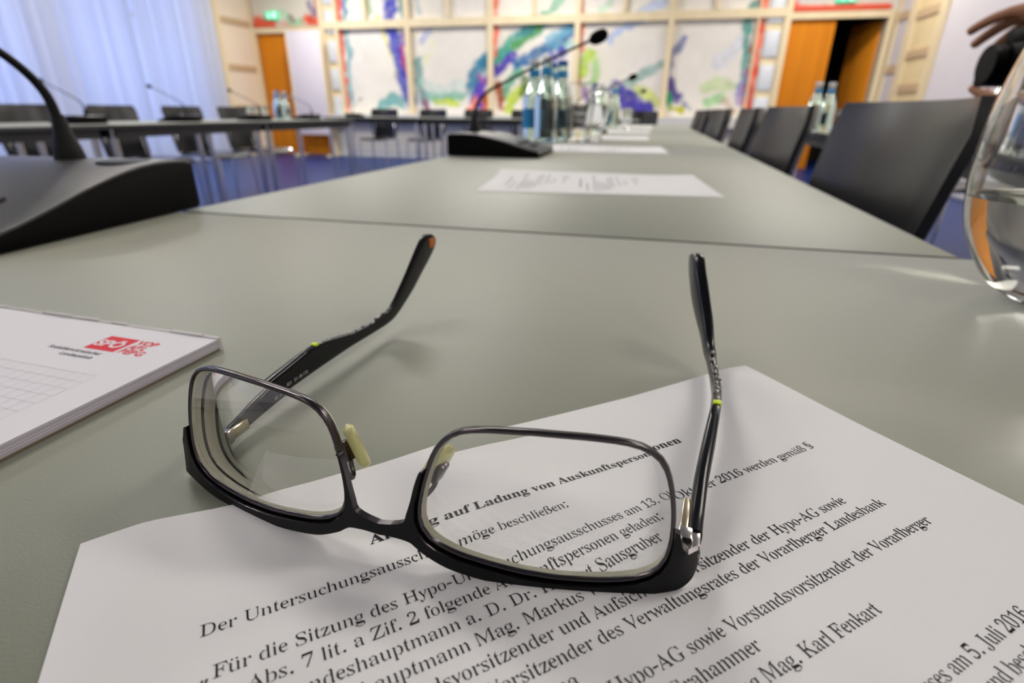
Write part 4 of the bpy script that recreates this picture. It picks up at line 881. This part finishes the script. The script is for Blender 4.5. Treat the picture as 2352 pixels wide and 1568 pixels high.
# ------------------------------------------------------------------ bottles, jugs, glasses
def bottle(label, cap):
    def lathe(bm, prof, n=40, cap=True, _l=globals()['lathe']): _l(bm, [(r*1.08 if r > .001 else r, z*.865) for r, z in prof], n=n, cap=cap)
    t = thing('water_bottle', label, 'bottle')
    out = [(.020, .003), (.030, .0), (.0335, .004), (.0345, .012), (.0345, .135), (.033, .150), (.026, .178), (.0185, .205), (.0145, .228), (.0135, .262), (.0145, .264), (.0145, .270), (.0130, .272)]
    inn = [(r-.0025, z+(.004 if i < 3 else 0)) for i, (r, z) in enumerate(out[3:])]
    prof = [(.0001, .006)] + out + inn[::-1] + [(.0001, .014)]
    bm = BM(); lathe(bm, prof, n=32); bmesh.ops.recalc_face_normals(bm, faces=bm.faces); obj('glass_body', bm, 'bottle_glass', t, 50)
    bm = BM(); lathe(bm, [(.0001, .0142)] + [(r+.0002, z) for r, z in inn[:6]] + [(.0155, .212), (.0001, .212)], n=32)
    bmesh.ops.recalc_face_normals(bm, faces=bm.faces); obj('water', bm, 'water', t, 50)
    bm = BM(); R = .0349*1.08
    for k in range(18):
        a0, a1 = -1.0+k*2/18, -1.0+(k+1)*2/18
        bm.faces.new([bm.verts.new((R*math.cos(a), R*math.sin(a), z)) for a, z in ((a0, .04), (a1, .04), (a1, .10), (a0, .10))])
    bmesh.ops.remove_doubles(bm, verts=bm.verts, dist=1e-5); obj('label', bm, 'label_blue', t, 60)
    bm = BM(); lathe(bm, [(.0172, .222), (.0160, .245), (.0143, .246)], n=24, cap=False); obj('neck_label', bm, 'label_blue', t, 60)
    bm = BM(); lathe(bm, [(.0001, .262), (.0152, .262), (.0155, .264), (.0155, .278), (.0145, .280), (.0001, .280)], n=24); bmesh.ops.recalc_face_normals(bm, faces=bm.faces); obj('cap', bm, cap, t, 40)
    return t
b0 = bottle('x', 'cap_white'); b1 = bottle('x', 'cap_blue')
GB = 'water bottles on the conference tables'
place(b0, (-.393, 1.87, 0), -1.75, 'water bottle at the table edge, leftmost of the bottle group, blue label', GB)
place(copy_tree(b0), (-.336, 1.785, 0), .9, 'white-capped water bottle in front of the bottle group on the long table', GB)
place(b1, (-.362, 2.02, 0), 2.2, 'blue-capped water bottle at the back of the bottle group on the long table', GB)
place(copy_tree(b1), (-.312, 1.925, 0), 1.2, 'blue-capped water bottle beside the glass jug on the long table', GB)
place(copy_tree(b0), (-.33, 3.50, 0), 1.0, 'water bottle farther down the long table, behind the third microphone, left of its pair', GB)
place(copy_tree(b0), (-.25, 3.48, 0), 3.0, 'water bottle farther down the long table, right of its pair', GB)
place(copy_tree(b0), (-3.42, 4.84, 0), 1.0, 'water bottle on the left table row, nearest the display board', GB)
place(copy_tree(b0), (-3.44, 4.74, 0), 2.0, 'water bottle on the left table row, middle of three', GB)
place(copy_tree(b1), (-3.36, 4.66, 0), 3.0, 'blue-capped water bottle on the left table row', GB)
place(copy_tree(b0), (.80, 3.35, 0), 1.0, 'water bottle on the right table row before the orange door', GB)
place(copy_tree(b0), (.88, 3.42, 0), 2.0, 'water bottle on the right table row, behind its twin', GB)
place(copy_tree(b1), (.92, 1.88, 0), 2.6, 'blue-capped water bottle on the right table row near the person', GB)
place(copy_tree(b0), (1.00, 1.94, 0), .6, 'white-capped water bottle on the right table row near the person', GB)
def tumbler(label):
    t = thing('drinking_glass', label, 'glass')
    prof = [(.0001, .004), (.024, .0), (.026, .002), (.034, .112), (.0335, .113), (.0325, .112), (.0248, .010), (.0001, .009)]
    bm = BM(); lathe(bm, prof, n=32); bmesh.ops.recalc_face_normals(bm, faces=bm.faces); obj('bowl', bm, 'clear_glass', t, 50)
    return t
g0 = tumbler('x'); GG = 'clear drinking glasses on the tables'
place(g0, (-.20, 1.95, 0), 0, 'clear drinking glass behind the glass jug beside the bottle group', GG)
for x, y, s in ((-3.38, 4.46, 'left table row, next to the bottles'), (-3.46, 4.38, 'left table row, nearer the curtains'), (-3.55, 4.55, 'left table row, behind the bottles'), (.875, 1.74, 'right table row, nearest the person'), (.97, 1.78, 'right table row, beside the bottles near the person'), (.93, 3.30, 'right table row before the orange door'), (-.17, 3.52, 'long table beside the far bottle pair')):
    place(copy_tree(g0), (x, y, 0), 0, 'clear drinking glass on the ' + s, GG)
t = thing('glass_jug', 'flared clear glass jug with handle beside the bottle group', 'jug', (-.238, 1.83, 0))
prof = [(.0001, .006), (.034, .0), (.037, .003), (.040, .05), (.050, .15), (.054, .172), (.0525, .173), (.048, .15), (.0375, .05), (.034, .010), (.0001, .010)]
bm = BM(); lathe(bm, prof, n=40); bmesh.ops.recalc_face_normals(bm, faces=bm.faces); obj('body', bm, 'clear_glass', t, 50)
bm = BM(); tube(bm, smooth_path([(.047, 0, .145), (.082, 0, .150), (.092, 0, .110), (.074, 0, .055), (.041, 0, .045)], 6), .006, 12); obj('handle', bm, 'clear_glass', t, 60)
# round tumbler half full of water, close to the camera
t = thing('water_glass', 'round bulbous drinking glass half full of water beside the black chair', 'glass', (.216, .327, 0))
out = [(.010, .0), (.022, .0015), (.034, .009), (.0435, .022), (.0515, .040), (.0552, .060), (.0555, .075), (.0545, .095), (.0515, .115), (.0475, .132), (.0465, .137)]
th = .0016
inn = [(max(r-th, .0), z+(.004 if z < .01 else .0012 if z < .03 else 0)) for r, z in out]
bm = BM(); lathe(bm, smooth_path([(r, 0, z) for r, z in [(.0001, .0002)]+out], 3) and [(p.x, p.z) for p in smooth_path([(.0001, 0, .0002)]+[(r, 0, z) for r, z in out], 6)] + [(.0458, .1376)] + [(p.x, p.z) for p in smooth_path(([(.0001, 0, .0052)]+[(r, 0, z) for r, z in inn[1:]])[::-1], 6)], n=96)
bmesh.ops.remove_doubles(bm, verts=bm.verts, dist=1e-6); bmesh.ops.recalc_face_normals(bm, faces=bm.faces); obj('bowl', bm, 'clear_glass', t, 60)
wl = .053
_ip = smooth_path([(.0001, 0, .0052)]+[(r, 0, z) for r, z in inn[1:]], 6)
rw = lambda z: float(np.interp(z, [p.z for p in _ip], [p.x for p in _ip]))
zs = [p.z for p in _ip if .0054 < p.z < wl-.002] + [wl]
bm = BM(); lathe(bm, [(.0001, .0050)] + [(rw(z)+.0002, z) for z in zs] + [(rw(wl)-.001, wl-.0004), (.0001, wl-.0005)], n=96)
bmesh.ops.remove_doubles(bm, verts=bm.verts, dist=1e-6); bmesh.ops.recalc_face_normals(bm, faces=bm.faces); obj('water', bm, 'water', t, 60)
# white papers on the right table row
for i, (x, y, rz, s) in enumerate(((.98, 2.18, .06, 'nearest the person'), (.98, 2.80, -.05, 'farther from the person'))):
    sheet('paper_sheet', 'blank white sheet on the right table row, ' + s, (x+.1, y+.14), rz, lambda u, v: .0004, 'white sheets on the right table row')

# ================================================================== EYEGLASSES (upside down on the document)
GT = Vector((-0.04913091546790902, 0.08103244388546593, 0.0010754394436598357))
GR_ = Matrix(((0.9987541253371138, 0.047145484038438885, 0.01635544120095082), (-0.04893892762277746, 0.9894548785713221, 0.1363232358570714), (-0.009755946147299294, -0.13695381194472636, 0.9905293912391391)))
GK_ = 4.9615
def G(x, y, z):
    """frame-local millimetres (x across, y away from the camera, z up) to world metres"""
    return GT + GR_ @ Vector((x/1000, y/1000, z/1000))
def bend(x): return GK_*(x/1000)**2/2*1000
eg = thing('eyeglasses', 'black browline eyeglasses lying upside down on the printed document', 'eyeglasses', (GT.x, GT.y, 0))
EO = (GT.x, GT.y, 0)
def gobj(name, bm, mats, parent=eg, smooth=40): return obj(name, bm, mats, parent, smooth, origin=EO)
LC = (34.3, 17.6)
def offset_out(P, d):
    n = len(P); out = []
    for i in range(n):
        a, b = P[(i-1) % n], P[(i+1) % n]; tx, tz = b[0]-a[0], b[1]-a[1]; L = math.hypot(tx, tz)
        out.append((P[i][0]+tz/L*d, P[i][1]-tx/L*d))
    return out
for side in (1, -1):
    # rim
    bm = BM(); C = offset_out(LENS, .5)
    sec = [(-.5, -.75), (-.25, -1.0), (.25, -1.0), (.5, -.75), (.5, .75), (.25, 1.0), (-.25, 1.0), (-.5, .75)]
    rings = []
    for i, (x, z) in enumerate(C):
        a, b = C[(i-1) % len(C)], C[(i+1) % len(C)]; tx, tz = b[0]-a[0], b[1]-a[1]; L = math.hypot(tx, tz); nx, nz = tz/L, -tx/L
        rings.append([G(side*(x+nx*s), bend(x)+.35+q, z+nz*s) for s, q in sec])
    ring_loft(bm, rings, closed=True); bmesh.ops.recalc_face_normals(bm, faces=bm.faces)
    gobj('lens_rim', bm, 'gunmetal', smooth=50)
    # lens: a thick concave (minus) lens
    bm = BM(); O = offset_out(LENS, .12); OB = offset_out(LENS, -.38); K = 10; Kb = .0078
    def front(x, z): return bend(x)+.15-.5*.004*(15.8**2-(z-LC[1])**2)
    def back(x, z): r2 = (x-LC[0]+2)**2+(z-LC[1])**2; return front(x, z)+1.25+.5*Kb*r2
    def surf(fn, O):
        R = []
        for k in range(1, K+1):
            R.append([bm.verts.new(G(side*(LC[0]+(x-LC[0])*k/K), fn(LC[0]+(x-LC[0])*k/K, LC[1]+(z-LC[1])*k/K), LC[1]+(z-LC[1])*k/K)) for x, z in O])
        c = bm.verts.new(G(side*LC[0], fn(*LC), LC[1])); n = len(O)
        for j in range(n): bm.faces.new((c, R[0][j], R[0][(j+1) % n]))
        for k in range(K-1):
            for j in range(n): bm.faces.new((R[k][j], R[k+1][j], R[k+1][(j+1) % n], R[k][(j+1) % n]))
        return R[-1]
    fr, bk = surf(front, O), surf(back, OB); n = len(fr)
    for j in range(n):
        f = bm.faces.new((fr[j], fr[(j+1) % n], bk[(j+1) % n], bk[j])); f.material_index = 1
    bmesh.ops.recalc_face_normals(bm, faces=bm.faces)
    gobj('lens', bm, ['lens', 'lens_edge'], smooth=35)
# black brow front with bridge and end pieces
inner = offset_out(LENS, 1.05); nL = len(inner)
half_up = [(0, 8.1), (3.5, 8.8), (5.8, 9.9), (6.5, 12.0), (7.4, 15.3), (8.1, 18.6), (9.1, 21.9), (9.7, 22.6), (10.3, 22.3)]
seq = [p for p in inner[36:] if p[1] < 21.6] + [p for p in inner[:36] if False]
i0 = min(range(nL), key=lambda i: (inner[i][0] > 30)*99+abs(inner[i][1]-21.3)); i1 = min(range(nL), key=lambda i: (inner[i][0] < 40)*99+abs(inner[i][1]-15.2))
seq = []; i = i0
while True:
    seq.append(inner[i % nL])
    if i % nL == i1: break
    i += 1
outer = [(61.8, 15.0), (62.6, 12.0), (64.0, 10.2), (66.0, 9.8), (66.7, 8.2), (66.6, 5.6), (66.2, 4.0), (65.0, 2.7), (59.6, 1.0), (52.7, -.5), (45.7, -1.2), (38.6, -1.4), (31.2, -1.2), (23.7, -.5), (15.9, .8), (10.5, 3.1), (8.6, 4.4), (7.0, 5.3), (3.5, 5.6), (0, 5.4)]
_sm = lambda P: [(p.x, p.y) for p in smooth_path([(a, b, 0) for a, b in P], 4)]
halfp = _sm(half_up)+seq+outer[:3]+_sm(outer[3:])
poly = halfp + [(-x, z) for x, z in halfp[::-1] if abs(x) > 1e-6]
bm = BM()
V2 = [Vector((x, z, 0)) for x, z in poly]
vs = [bm.verts.new((x, -2.0, z)) for x, z in poly]
for t3 in tessellate_polygon([V2]): bm.faces.new([vs[i] for i in t3])
bmesh.ops.recalc_face_normals(bm, faces=bm.faces)
for k in range(-22, 23):
    bmesh.ops.bisect_plane(bm, geom=list(bm.verts)+list(bm.edges)+list(bm.faces), plane_co=(k*3+.01, 0, 0), plane_no=(1, 0, 0), dist=1e-5)
if sum(f.normal.y for f in bm.faces) > 0: bmesh.ops.reverse_faces(bm, faces=bm.faces)
front_faces = list(bm.faces)
r = bmesh.ops.extrude_face_region(bm, geom=front_faces)
nv = [v for v in r['geom'] if isinstance(v, bmesh.types.BMVert)]
for v in nv: v.co.y += 1.7
bmesh.ops.delete(bm, geom=[], context='FACES')
bm.normal_update()
bmesh.ops.recalc_face_normals(bm, faces=bm.faces)
for f in bm.faces:
    f.material_index = 0 if abs(f.normal.y) > .5 or f.normal.z < -.15 else 1
for v in bm.verts:
    x, y, z = v.co; ax = abs(x); e = max(0, ax-62.5)
    v.co = G(x, y+bend(ax)+.35+.22*e*e, z)
gobj('brow_bar', bm, ['brow', 'gunmetal'], smooth=40)

# temples
HL, DL = (-.1149, .0964), Vector((-.1056+.1149, .1982-.0964)).normalized()
HR, DR = (.0180, .0899), Vector((.0310-.0180, .1860-.0899)).normalized()
ARM = [(8, 7.6, 8, 3.0), (12.5, 7.9, 12.2, 3.0), (18, 8.9, 18, 3.0), (30.4, 11.4, 31, 3.9), (43, 13.2, 42, 4.6), (54, 14.3, 53, 5.0), (66, 13.0, 66, 5.3), (78, 10.6, 78, 5.4), (93, 9.6, 92, 5.1), (102, 10.6, 104, 5.2), (109, 13, 112, 7), (120.8, 21.6, 126, 13.4), (131.8, 30.7, 137, 20), (139, 35.8, 145.5, 25.2), (144, 36.6, 150, 29), (147.5, 35.5, 150.6, 31.8)]
LATR = ([0, 12, 26, 39, 60, 75, 89, 103, 117, 126, 135, 145, 152], [-1.5, -1.6, -1.57, -.9, .1, 0, -1.3, -3.0, -6.2, -9.2, -12.2, -14.7, -16])
def arm_pt(side, s, z, lat):
    """lat > 0 is outward"""
    if side < 0: h, d = HL, DL; q = lat*-1
    else: h, d = HR, DR; q = lat+float(np.interp(s, *LATR))
    n2 = Vector((d.y, -d.x))
    return Vector((h[0]+d.x*s/1000+n2.x*q/1000, h[1]+d.y*s/1000+n2.y*q/1000, z/1000))
for side in (-1, 1):
    fine = []
    U = smooth_path([(a, b, 0) for a, b, c, d in ARM], 4); Lw = smooth_path([(c, d, 0) for a, b, c, d in ARM], 4)
    rings = []
    T2 = 1.25
    for k, (p, q) in enumerate(zip(U, Lw)):
        cx_, cz_ = (p.x+q.x)/2, (p.y+q.y)/2; hx, hz = (p.x-q.x)/2, (p.y-q.y)/2
        ring = []; tk = float(np.interp(cx_, [8, 40, 58, 75, 95, 112, 130, 152], [1.7, 1.8, 1.5, 1.35, 1.4, 2.0, 2.6, 2.7] if side > 0 else [1.7, 1.8, 1.5, 1.3, 1.2, 1.2, 1.3, 1.7]))
        for j in range(16):
            a = 2*PI*j/16; ca, sa = math.cos(a), math.sin(a)
            e = lambda w_: math.copysign(abs(w_)**.55, w_)
            ring.append(arm_pt(side, cx_+hx*e(sa), cz_+hz*e(sa), tk*e(ca)))
        rings.append(ring)
    bm = BM(); ring_loft(bm, rings); bmesh.ops.recalc_face_normals(bm, faces=bm.faces)
    ta = gobj('temple', bm, 'arm', smooth=45)
    def aobj(name, bm, m): return gobj(name, bm, m, parent=ta, smooth=40)
    def plate(s0, s1, z0, z1, l0, l1):
        bm = BM(); P = [[arm_pt(side, s, z, l) for s, z, l in ((s0, z0, l0), (s1, z0, l0), (s1, z1, l0), (s0, z1, l0))], [arm_pt(side, s, z, l) for s, z, l in ((s0, z0, l1), (s1, z0, l1), (s1, z1, l1), (s0, z1, l1))]]
        ring_loft(bm, P); bmesh.ops.recalc_face_normals(bm, faces=bm.faces)
        bmesh.ops.bevel(bm, geom=list(bm.edges), offset=.00035, segments=2, affect='EDGES', profile=.5)
        return bm
    aobj('hinge', plate(8.0, 18.5, 3.7, 7.4, -3.3, -1.5), 'gold')
    aobj('hinge_knuckle', plate(4.6, 8.4, 3.1, 7.6, -3.4, -.4), 'silver')
    aobj('end_cap', plate(1.2, 9.2, 3.0, 7.2, -.5, 1.3), 'silver')
    aobj('yellow_mark', plate(55, 57.2, 13.2, 14.65, -1.0, 1.35), 'neon')
    bm = BM()
    for k in range(9):
        s = 60+5.2*k; zt = float(np.interp(s, [a for a, b, c, d in ARM], [b for a, b, c, d in ARM]))
        c0 = arm_pt(side, s, zt-.12, random.uniform(-.5, .5))
        box(bm, c0, (.0011+random.uniform(0, .0006), .0030, .0007), rot=Euler((0, 0, random.uniform(-.4, .4))), bevel=.0003)
    aobj('inlay', bm, 'inlay')
    if side < 0:
        bm = plate(143.2, 148.2, 29.6, 34.2, -1.85, -1.3); aobj('tip_mark', bm, 'orange')
        tb = font_text('021  51-18-135', .0017, (0, 0), 0, zoff=0)
        for v in tb.verts: v.co = arm_pt(side, 38+v.co.x*1000, 6.6+v.co.y*1000+(v.co.x*1000)*.03, -1.86)
        gobj('size_code', tb, 'code', parent=ta)
# nose pads on their mounts
for side in (-1, 1):
    a = Vector((12.4*side, 6.0, 26.0)); b = Vector((7.3*side, 6.2, 16.0)); m = (a+b)/2; ax = (b-a).normalized(); L = (b-a).length/2
    wide = Vector((-.50, .72, -.42)) if side < 0 else Vector((-.12, .85, -.5)); wide = (wide-ax*wide.dot(ax)).normalized(); thin = ax.cross(wide).normalized()
    bm = BM(); rings = []
    for k in range(13):
        u = -1+2*k/12; c = m+ax*(u*L); hw = 3.4*math.sqrt(max(0, 1-abs(u)**4))+.35; ht = 1.25*math.sqrt(max(0, 1-abs(u)**9))+.15
        ring = []
        for j in range(14):
            q = 2*PI*j/14; e = lambda w_: math.copysign(abs(w_)**.7, w_)
            p = c+wide*(hw*e(math.cos(q)))+thin*(ht*e(math.sin(q))); ring.append(G(*p))
        rings.append(ring)
    ring_loft(bm, rings); bmesh.ops.recalc_face_normals(bm, faces=bm.faces); np_ = gobj('nose_pad', bm, 'nose_pad', smooth=60)
    bm = BM(); rot = Euler((0, side*.45, 0))
    g = box(bm, (0, 0, 0), (2.0, 3.0, 4.8), bevel=.5)
    for v in bm.verts:
        p = rot.to_matrix() @ v.co + Vector((11.2*side, 4.9, 20.3)); v.co = G(*p)
    bmesh.ops.recalc_face_normals(bm, faces=bm.faces); gobj('pad_holder', bm, 'gunmetal', parent=np_)
    bm = BM(); tube(bm, [G(*p) for p in smooth_path([(9.2*side, .9, 17.5), (8.8*side, 2.2, 15.2), (9.3*side, 3.8, 15.2), (10.4*side, 4.6, 17.2), (11.0*side, 4.9, 20)], 5)], .00055, 8); gobj('pad_arm', bm, 'gunmetal', parent=np_)

# ================================================================== PERSON standing at the right with a camera
def skin_mesh(name, nodes, edges, root, material, parent, levels=2):
    names = list(nodes); me = bpy.data.meshes.new(name)
    me.from_pydata([nodes[k][0] for k in names], [(names.index(a), names.index(b)) for a, b in edges], [])
    o = bpy.data.objects.new(name, me); COL.objects.link(o); o.parent = parent
    me.materials.append(MT[material])
    o.modifiers.new('skin', 'SKIN').use_smooth_shade = True
    if not me.skin_vertices: me.attributes and None
    bpy.context.view_layer.update()
    if not me.skin_vertices:
        bpy.context.view_layer.objects.active = o
        bpy.ops.mesh.customdata_skin_add()
    sv = me.skin_vertices[0].data
    for i, k in enumerate(names):
        r = nodes[k][1]; sv[i].radius = (r, r) if not isinstance(r, tuple) else r
        sv[i].use_root = (k == root)
    o.modifiers['skin'].branch_smoothing = .4
    s = o.modifiers.new('subsurf', 'SUBSURF'); s.levels = levels; s.render_levels = levels
    return o
PX, PY = 0.99, 1.00
t = thing('person', 'person with bare forearms holding a black camera behind the nearest black chair', 'person', (PX, PY, ZF), PI/2)
# local: facing +y, z from the floor
B = {
 'pelvis': ((0, 0, .96), .085), 'belly': ((0, .01, 1.08), .085), 'chest': ((0, 0, 1.28), .10), 'neckb': ((0, -.01, 1.46), .065), 'neck': ((0, .0, 1.53), .055), 'head0': ((0, .02, 1.60), .075), 'head1': ((0, .025, 1.68), .088), 'head2': ((0, .015, 1.745), .07),
 'chin': ((0, .085, 1.575), .03), 'nose': ((0, .118, 1.645), .014),
 'lsh': ((-.175, -.01, 1.40), .052), 'lel': ((-.245, -.02, 1.11), .042), 'lfm': ((-.215, .17, 1.04), .038), 'lwr': ((-.165, .36, .945), .027), 'lpalm': ((-.135, .43, .915), .033),
 'rsh': ((.175, -.01, 1.40), .052), 'rel': ((.24, -.02, 1.12), .042), 'rfm': ((.17, .15, 1.10), .038), 'rwr': ((.02, .33, 1.06), .028), 'rpalm': ((-.045, .385, 1.03), .034),
 'lhip': ((-.075, 0, .86), .065), 'lkn': ((-.10, .01, .50), .058), 'lan': ((-.10, -.02, .10), .038), 'ltoe': ((-.11, .13, .035), .03),
 'rhip': ((.075, 0, .86), .065), 'rkn': ((.10, .01, .50), .058), 'ran': ((.10, -.02, .10), .038), 'rtoe': ((.11, .13, .035), .03)}
E_ = [('pelvis', 'belly'), ('belly', 'chest'), ('chest', 'neckb'), ('neckb', 'neck'), ('neck', 'head0'), ('head0', 'head1'), ('head1', 'head2'), ('head0', 'chin'), ('head1', 'nose'), ('chest', 'lsh'), ('lsh', 'lel'), ('lel', 'lfm'), ('lfm', 'lwr'), ('lwr', 'lpalm'), ('chest', 'rsh'), ('rsh', 'rel'), ('rel', 'rfm'), ('rfm', 'rwr'), ('rwr', 'rpalm'),
      ('pelvis', 'lhip'), ('lhip', 'lkn'), ('lkn', 'lan'), ('lan', 'ltoe'), ('pelvis', 'rhip'), ('rhip', 'rkn'), ('rkn', 'ran'), ('ran', 'rtoe')]
def fingers(pre, palm, bases, dirs, lens, curl, rad):
    for i, (bs, d, L) in enumerate(zip(bases, dirs, lens)):
        p = Vector(bs); dd = Vector(d).normalized(); c = Vector(curl); prev = palm
        B['%s%d0' % (pre, i)] = (tuple(p), rad); E_.append((prev, '%s%d0' % (pre, i))); prev = '%s%d0' % (pre, i)
        for k, (f, cv) in enumerate(((.45, .25), (.32, .7), (.23, 1.1))):
            q = (dd+c*cv).normalized(); p = p+q*(L*f); nm = '%s%d%d' % (pre, i, k+1)
            B[nm] = (tuple(p), rad*(.95-.1*k)); E_.append((prev, nm)); prev = nm
# left hand lies under the camera, fingers pointing towards the window side and curling up
fingers('lf', 'lpalm', [(-.172, .465, .915), (-.178, .447, .910), (-.176, .428, .907), (-.168, .410, .908)], [(-.7, .35, .02), (-.85, .2, 0), (-.9, .05, 0), (-.85, -.12, .02)], [.075, .082, .076, .060], (-.05, .0, .55), .0095)
fingers('lt', 'lpalm', [(-.118, .455, .928)], [(-.2, .9, .5)], [.060], (-.4, .1, .2), .0095)
# right hand grips the camera from the right, fingers over its top
fingers('rf', 'rpalm', [(-.078, .418, 1.035), (-.085, .405, 1.028), (-.086, .390, 1.020), (-.082, .374, 1.012)], [(-.8, .5, -.1), (-.85, .4, -.25), (-.85, .3, -.4), (-.8, .2, -.5)], [.072, .080, .075, .058], (-.1, .1, -.55), .0100)
fingers('rt', 'rpalm', [(-.050, .372, 1.000)], [(-.8, -.1, -.55)], [.058], (-.2, .1, -.2), .0098)
for _k in list(B):                                   # hands at the height of the camera; the lower hand is the one nearer the tables
    p_, r_ = B[_k]; p_ = list(p_)
    if _k[:2] in ('lf', 'lt', 'lp', 'lw') and _k not in ('ltoe', 'lfm'): p_[0] += .01; p_[1] -= .045; p_[2] -= .060
    if _k[:2] in ('rf', 'rt', 'rp', 'rw') and _k not in ('rtoe', 'rfm'): p_[0] -= .07; p_[1] += .035; p_[2] -= .05
    p_[0] = -p_[0]; B[_k] = (tuple(p_), r_)
skin_mesh('body', B, E_, 'pelvis', 'skin', t, 1)
S_ = {'hem': ((0, 0, .90), .160), 'hip': ((0, 0, .97), .158), 'belly': ((0, .01, 1.09), .150), 'chest': ((0, 0, 1.28), .160), 'neck': ((0, -.01, 1.44), .085), 'ls': ((-.18, -.01, 1.41), .074), 'le': ((-.225, -.015, 1.22), .062), 'rs': ((.18, -.01, 1.41), .074), 're': ((.225, -.015, 1.22), .062)}
skin_mesh('shirt', S_, [('hem', 'hip'), ('hip', 'belly'), ('belly', 'chest'), ('chest', 'neck'), ('chest', 'ls'), ('ls', 'le'), ('chest', 'rs'), ('rs', 're')], 'belly', 'shirt', t)
S_ = {'waist': ((0, 0, .97), .120), 'hip': ((0, 0, .89), .130), 'crotch': ((0, 0, .82), .10), 'lh': ((-.085, 0, .76), .098), 'lk': ((-.10, .01, .50), .075), 'la': ((-.10, -.02, .09), .062), 'rh': ((.085, 0, .76), .098), 'rk': ((.10, .01, .50), .075), 'ra': ((.10, -.02, .09), .062)}
skin_mesh('trousers', S_, [('waist', 'hip'), ('hip', 'crotch'), ('crotch', 'lh'), ('lh', 'lk'), ('lk', 'la'), ('crotch', 'rh'), ('rh', 'rk'), ('rk', 'ra')], 'hip', 'trousers', t)
for s in (-1, 1):
    skin_mesh('shoe', {'h': ((s*.10, -.05, .045), .045), 'm': ((s*.105, .05, .042), .044), 't': ((s*.112, .15, .038), .036)}, [('h', 'm'), ('m', 't')], 'h', 'shoe', t)
bm = BM(); bmesh.ops.create_uvsphere(bm, u_segments=28, v_segments=20, radius=1); bmesh.ops.scale(bm, vec=(.100, .116, .108), verts=bm.verts); bmesh.ops.translate(bm, vec=(0, .012, 1.70), verts=bm.verts)
bmesh.ops.delete(bm, geom=[v for v in bm.verts if v.co.z < 1.735-.9*max(0, .075-v.co.y) or v.co.z < 1.60], context='VERTS')
obj('hair', bm, 'hair', t, 60).modifiers.new('thickness', 'SOLIDIFY').thickness = .012
for s in (-1, 1):
    bm = BM(); bmesh.ops.create_uvsphere(bm, u_segments=12, v_segments=8, radius=.011); bmesh.ops.translate(bm, vec=(s*.034, .108, 1.665), verts=bm.verts); obj('eye', bm, 'cap_white', t, 60)
    bm = BM(); bmesh.ops.create_uvsphere(bm, u_segments=12, v_segments=8, radius=1); bmesh.ops.scale(bm, vec=(.010, .020, .032), verts=bm.verts); bmesh.ops.translate(bm, vec=(s*.096, .015, 1.65), verts=bm.verts); obj('ear', bm, 'skin', t, 60)
# the camera in the hands
CX, CY, CZ = PX-.435, PY+.105, ZF+.905
t = thing('camera', 'black camera held in both hands at the frame edge', 'camera', (CX, CY, CZ), PI/2)
bm = BM(); box(bm, (0, 0, 0), (.150, .075, .060), bevel=.008); obj('camera_body', bm, 'black_plastic', t, 40)
bm = BM(); box(bm, (-.005, 0, .040), (.07, .06, .025), bevel=.008); obj('prism_housing', bm, 'black_plastic', t, 40)
bm = BM(); tube(bm, [(0, .035, 0), (0, .046, 0), (0, .047, 0), (0, .058, 0)], [.029, .029, .027, .028], 28); obj('lens_barrel', bm, 'black_plastic', t, 40)
bm = BM(); box(bm, (-.0, -.0385, .022), (.146, .004, .014), bevel=.001); obj('top_plate', bm, 'grey_plastic', t, 40)
bm = BM(); box(bm, (-.01, -.039, -.008), (.075, .004, .036), bevel=.001); obj('screen', bm, 'arm', t, 40)
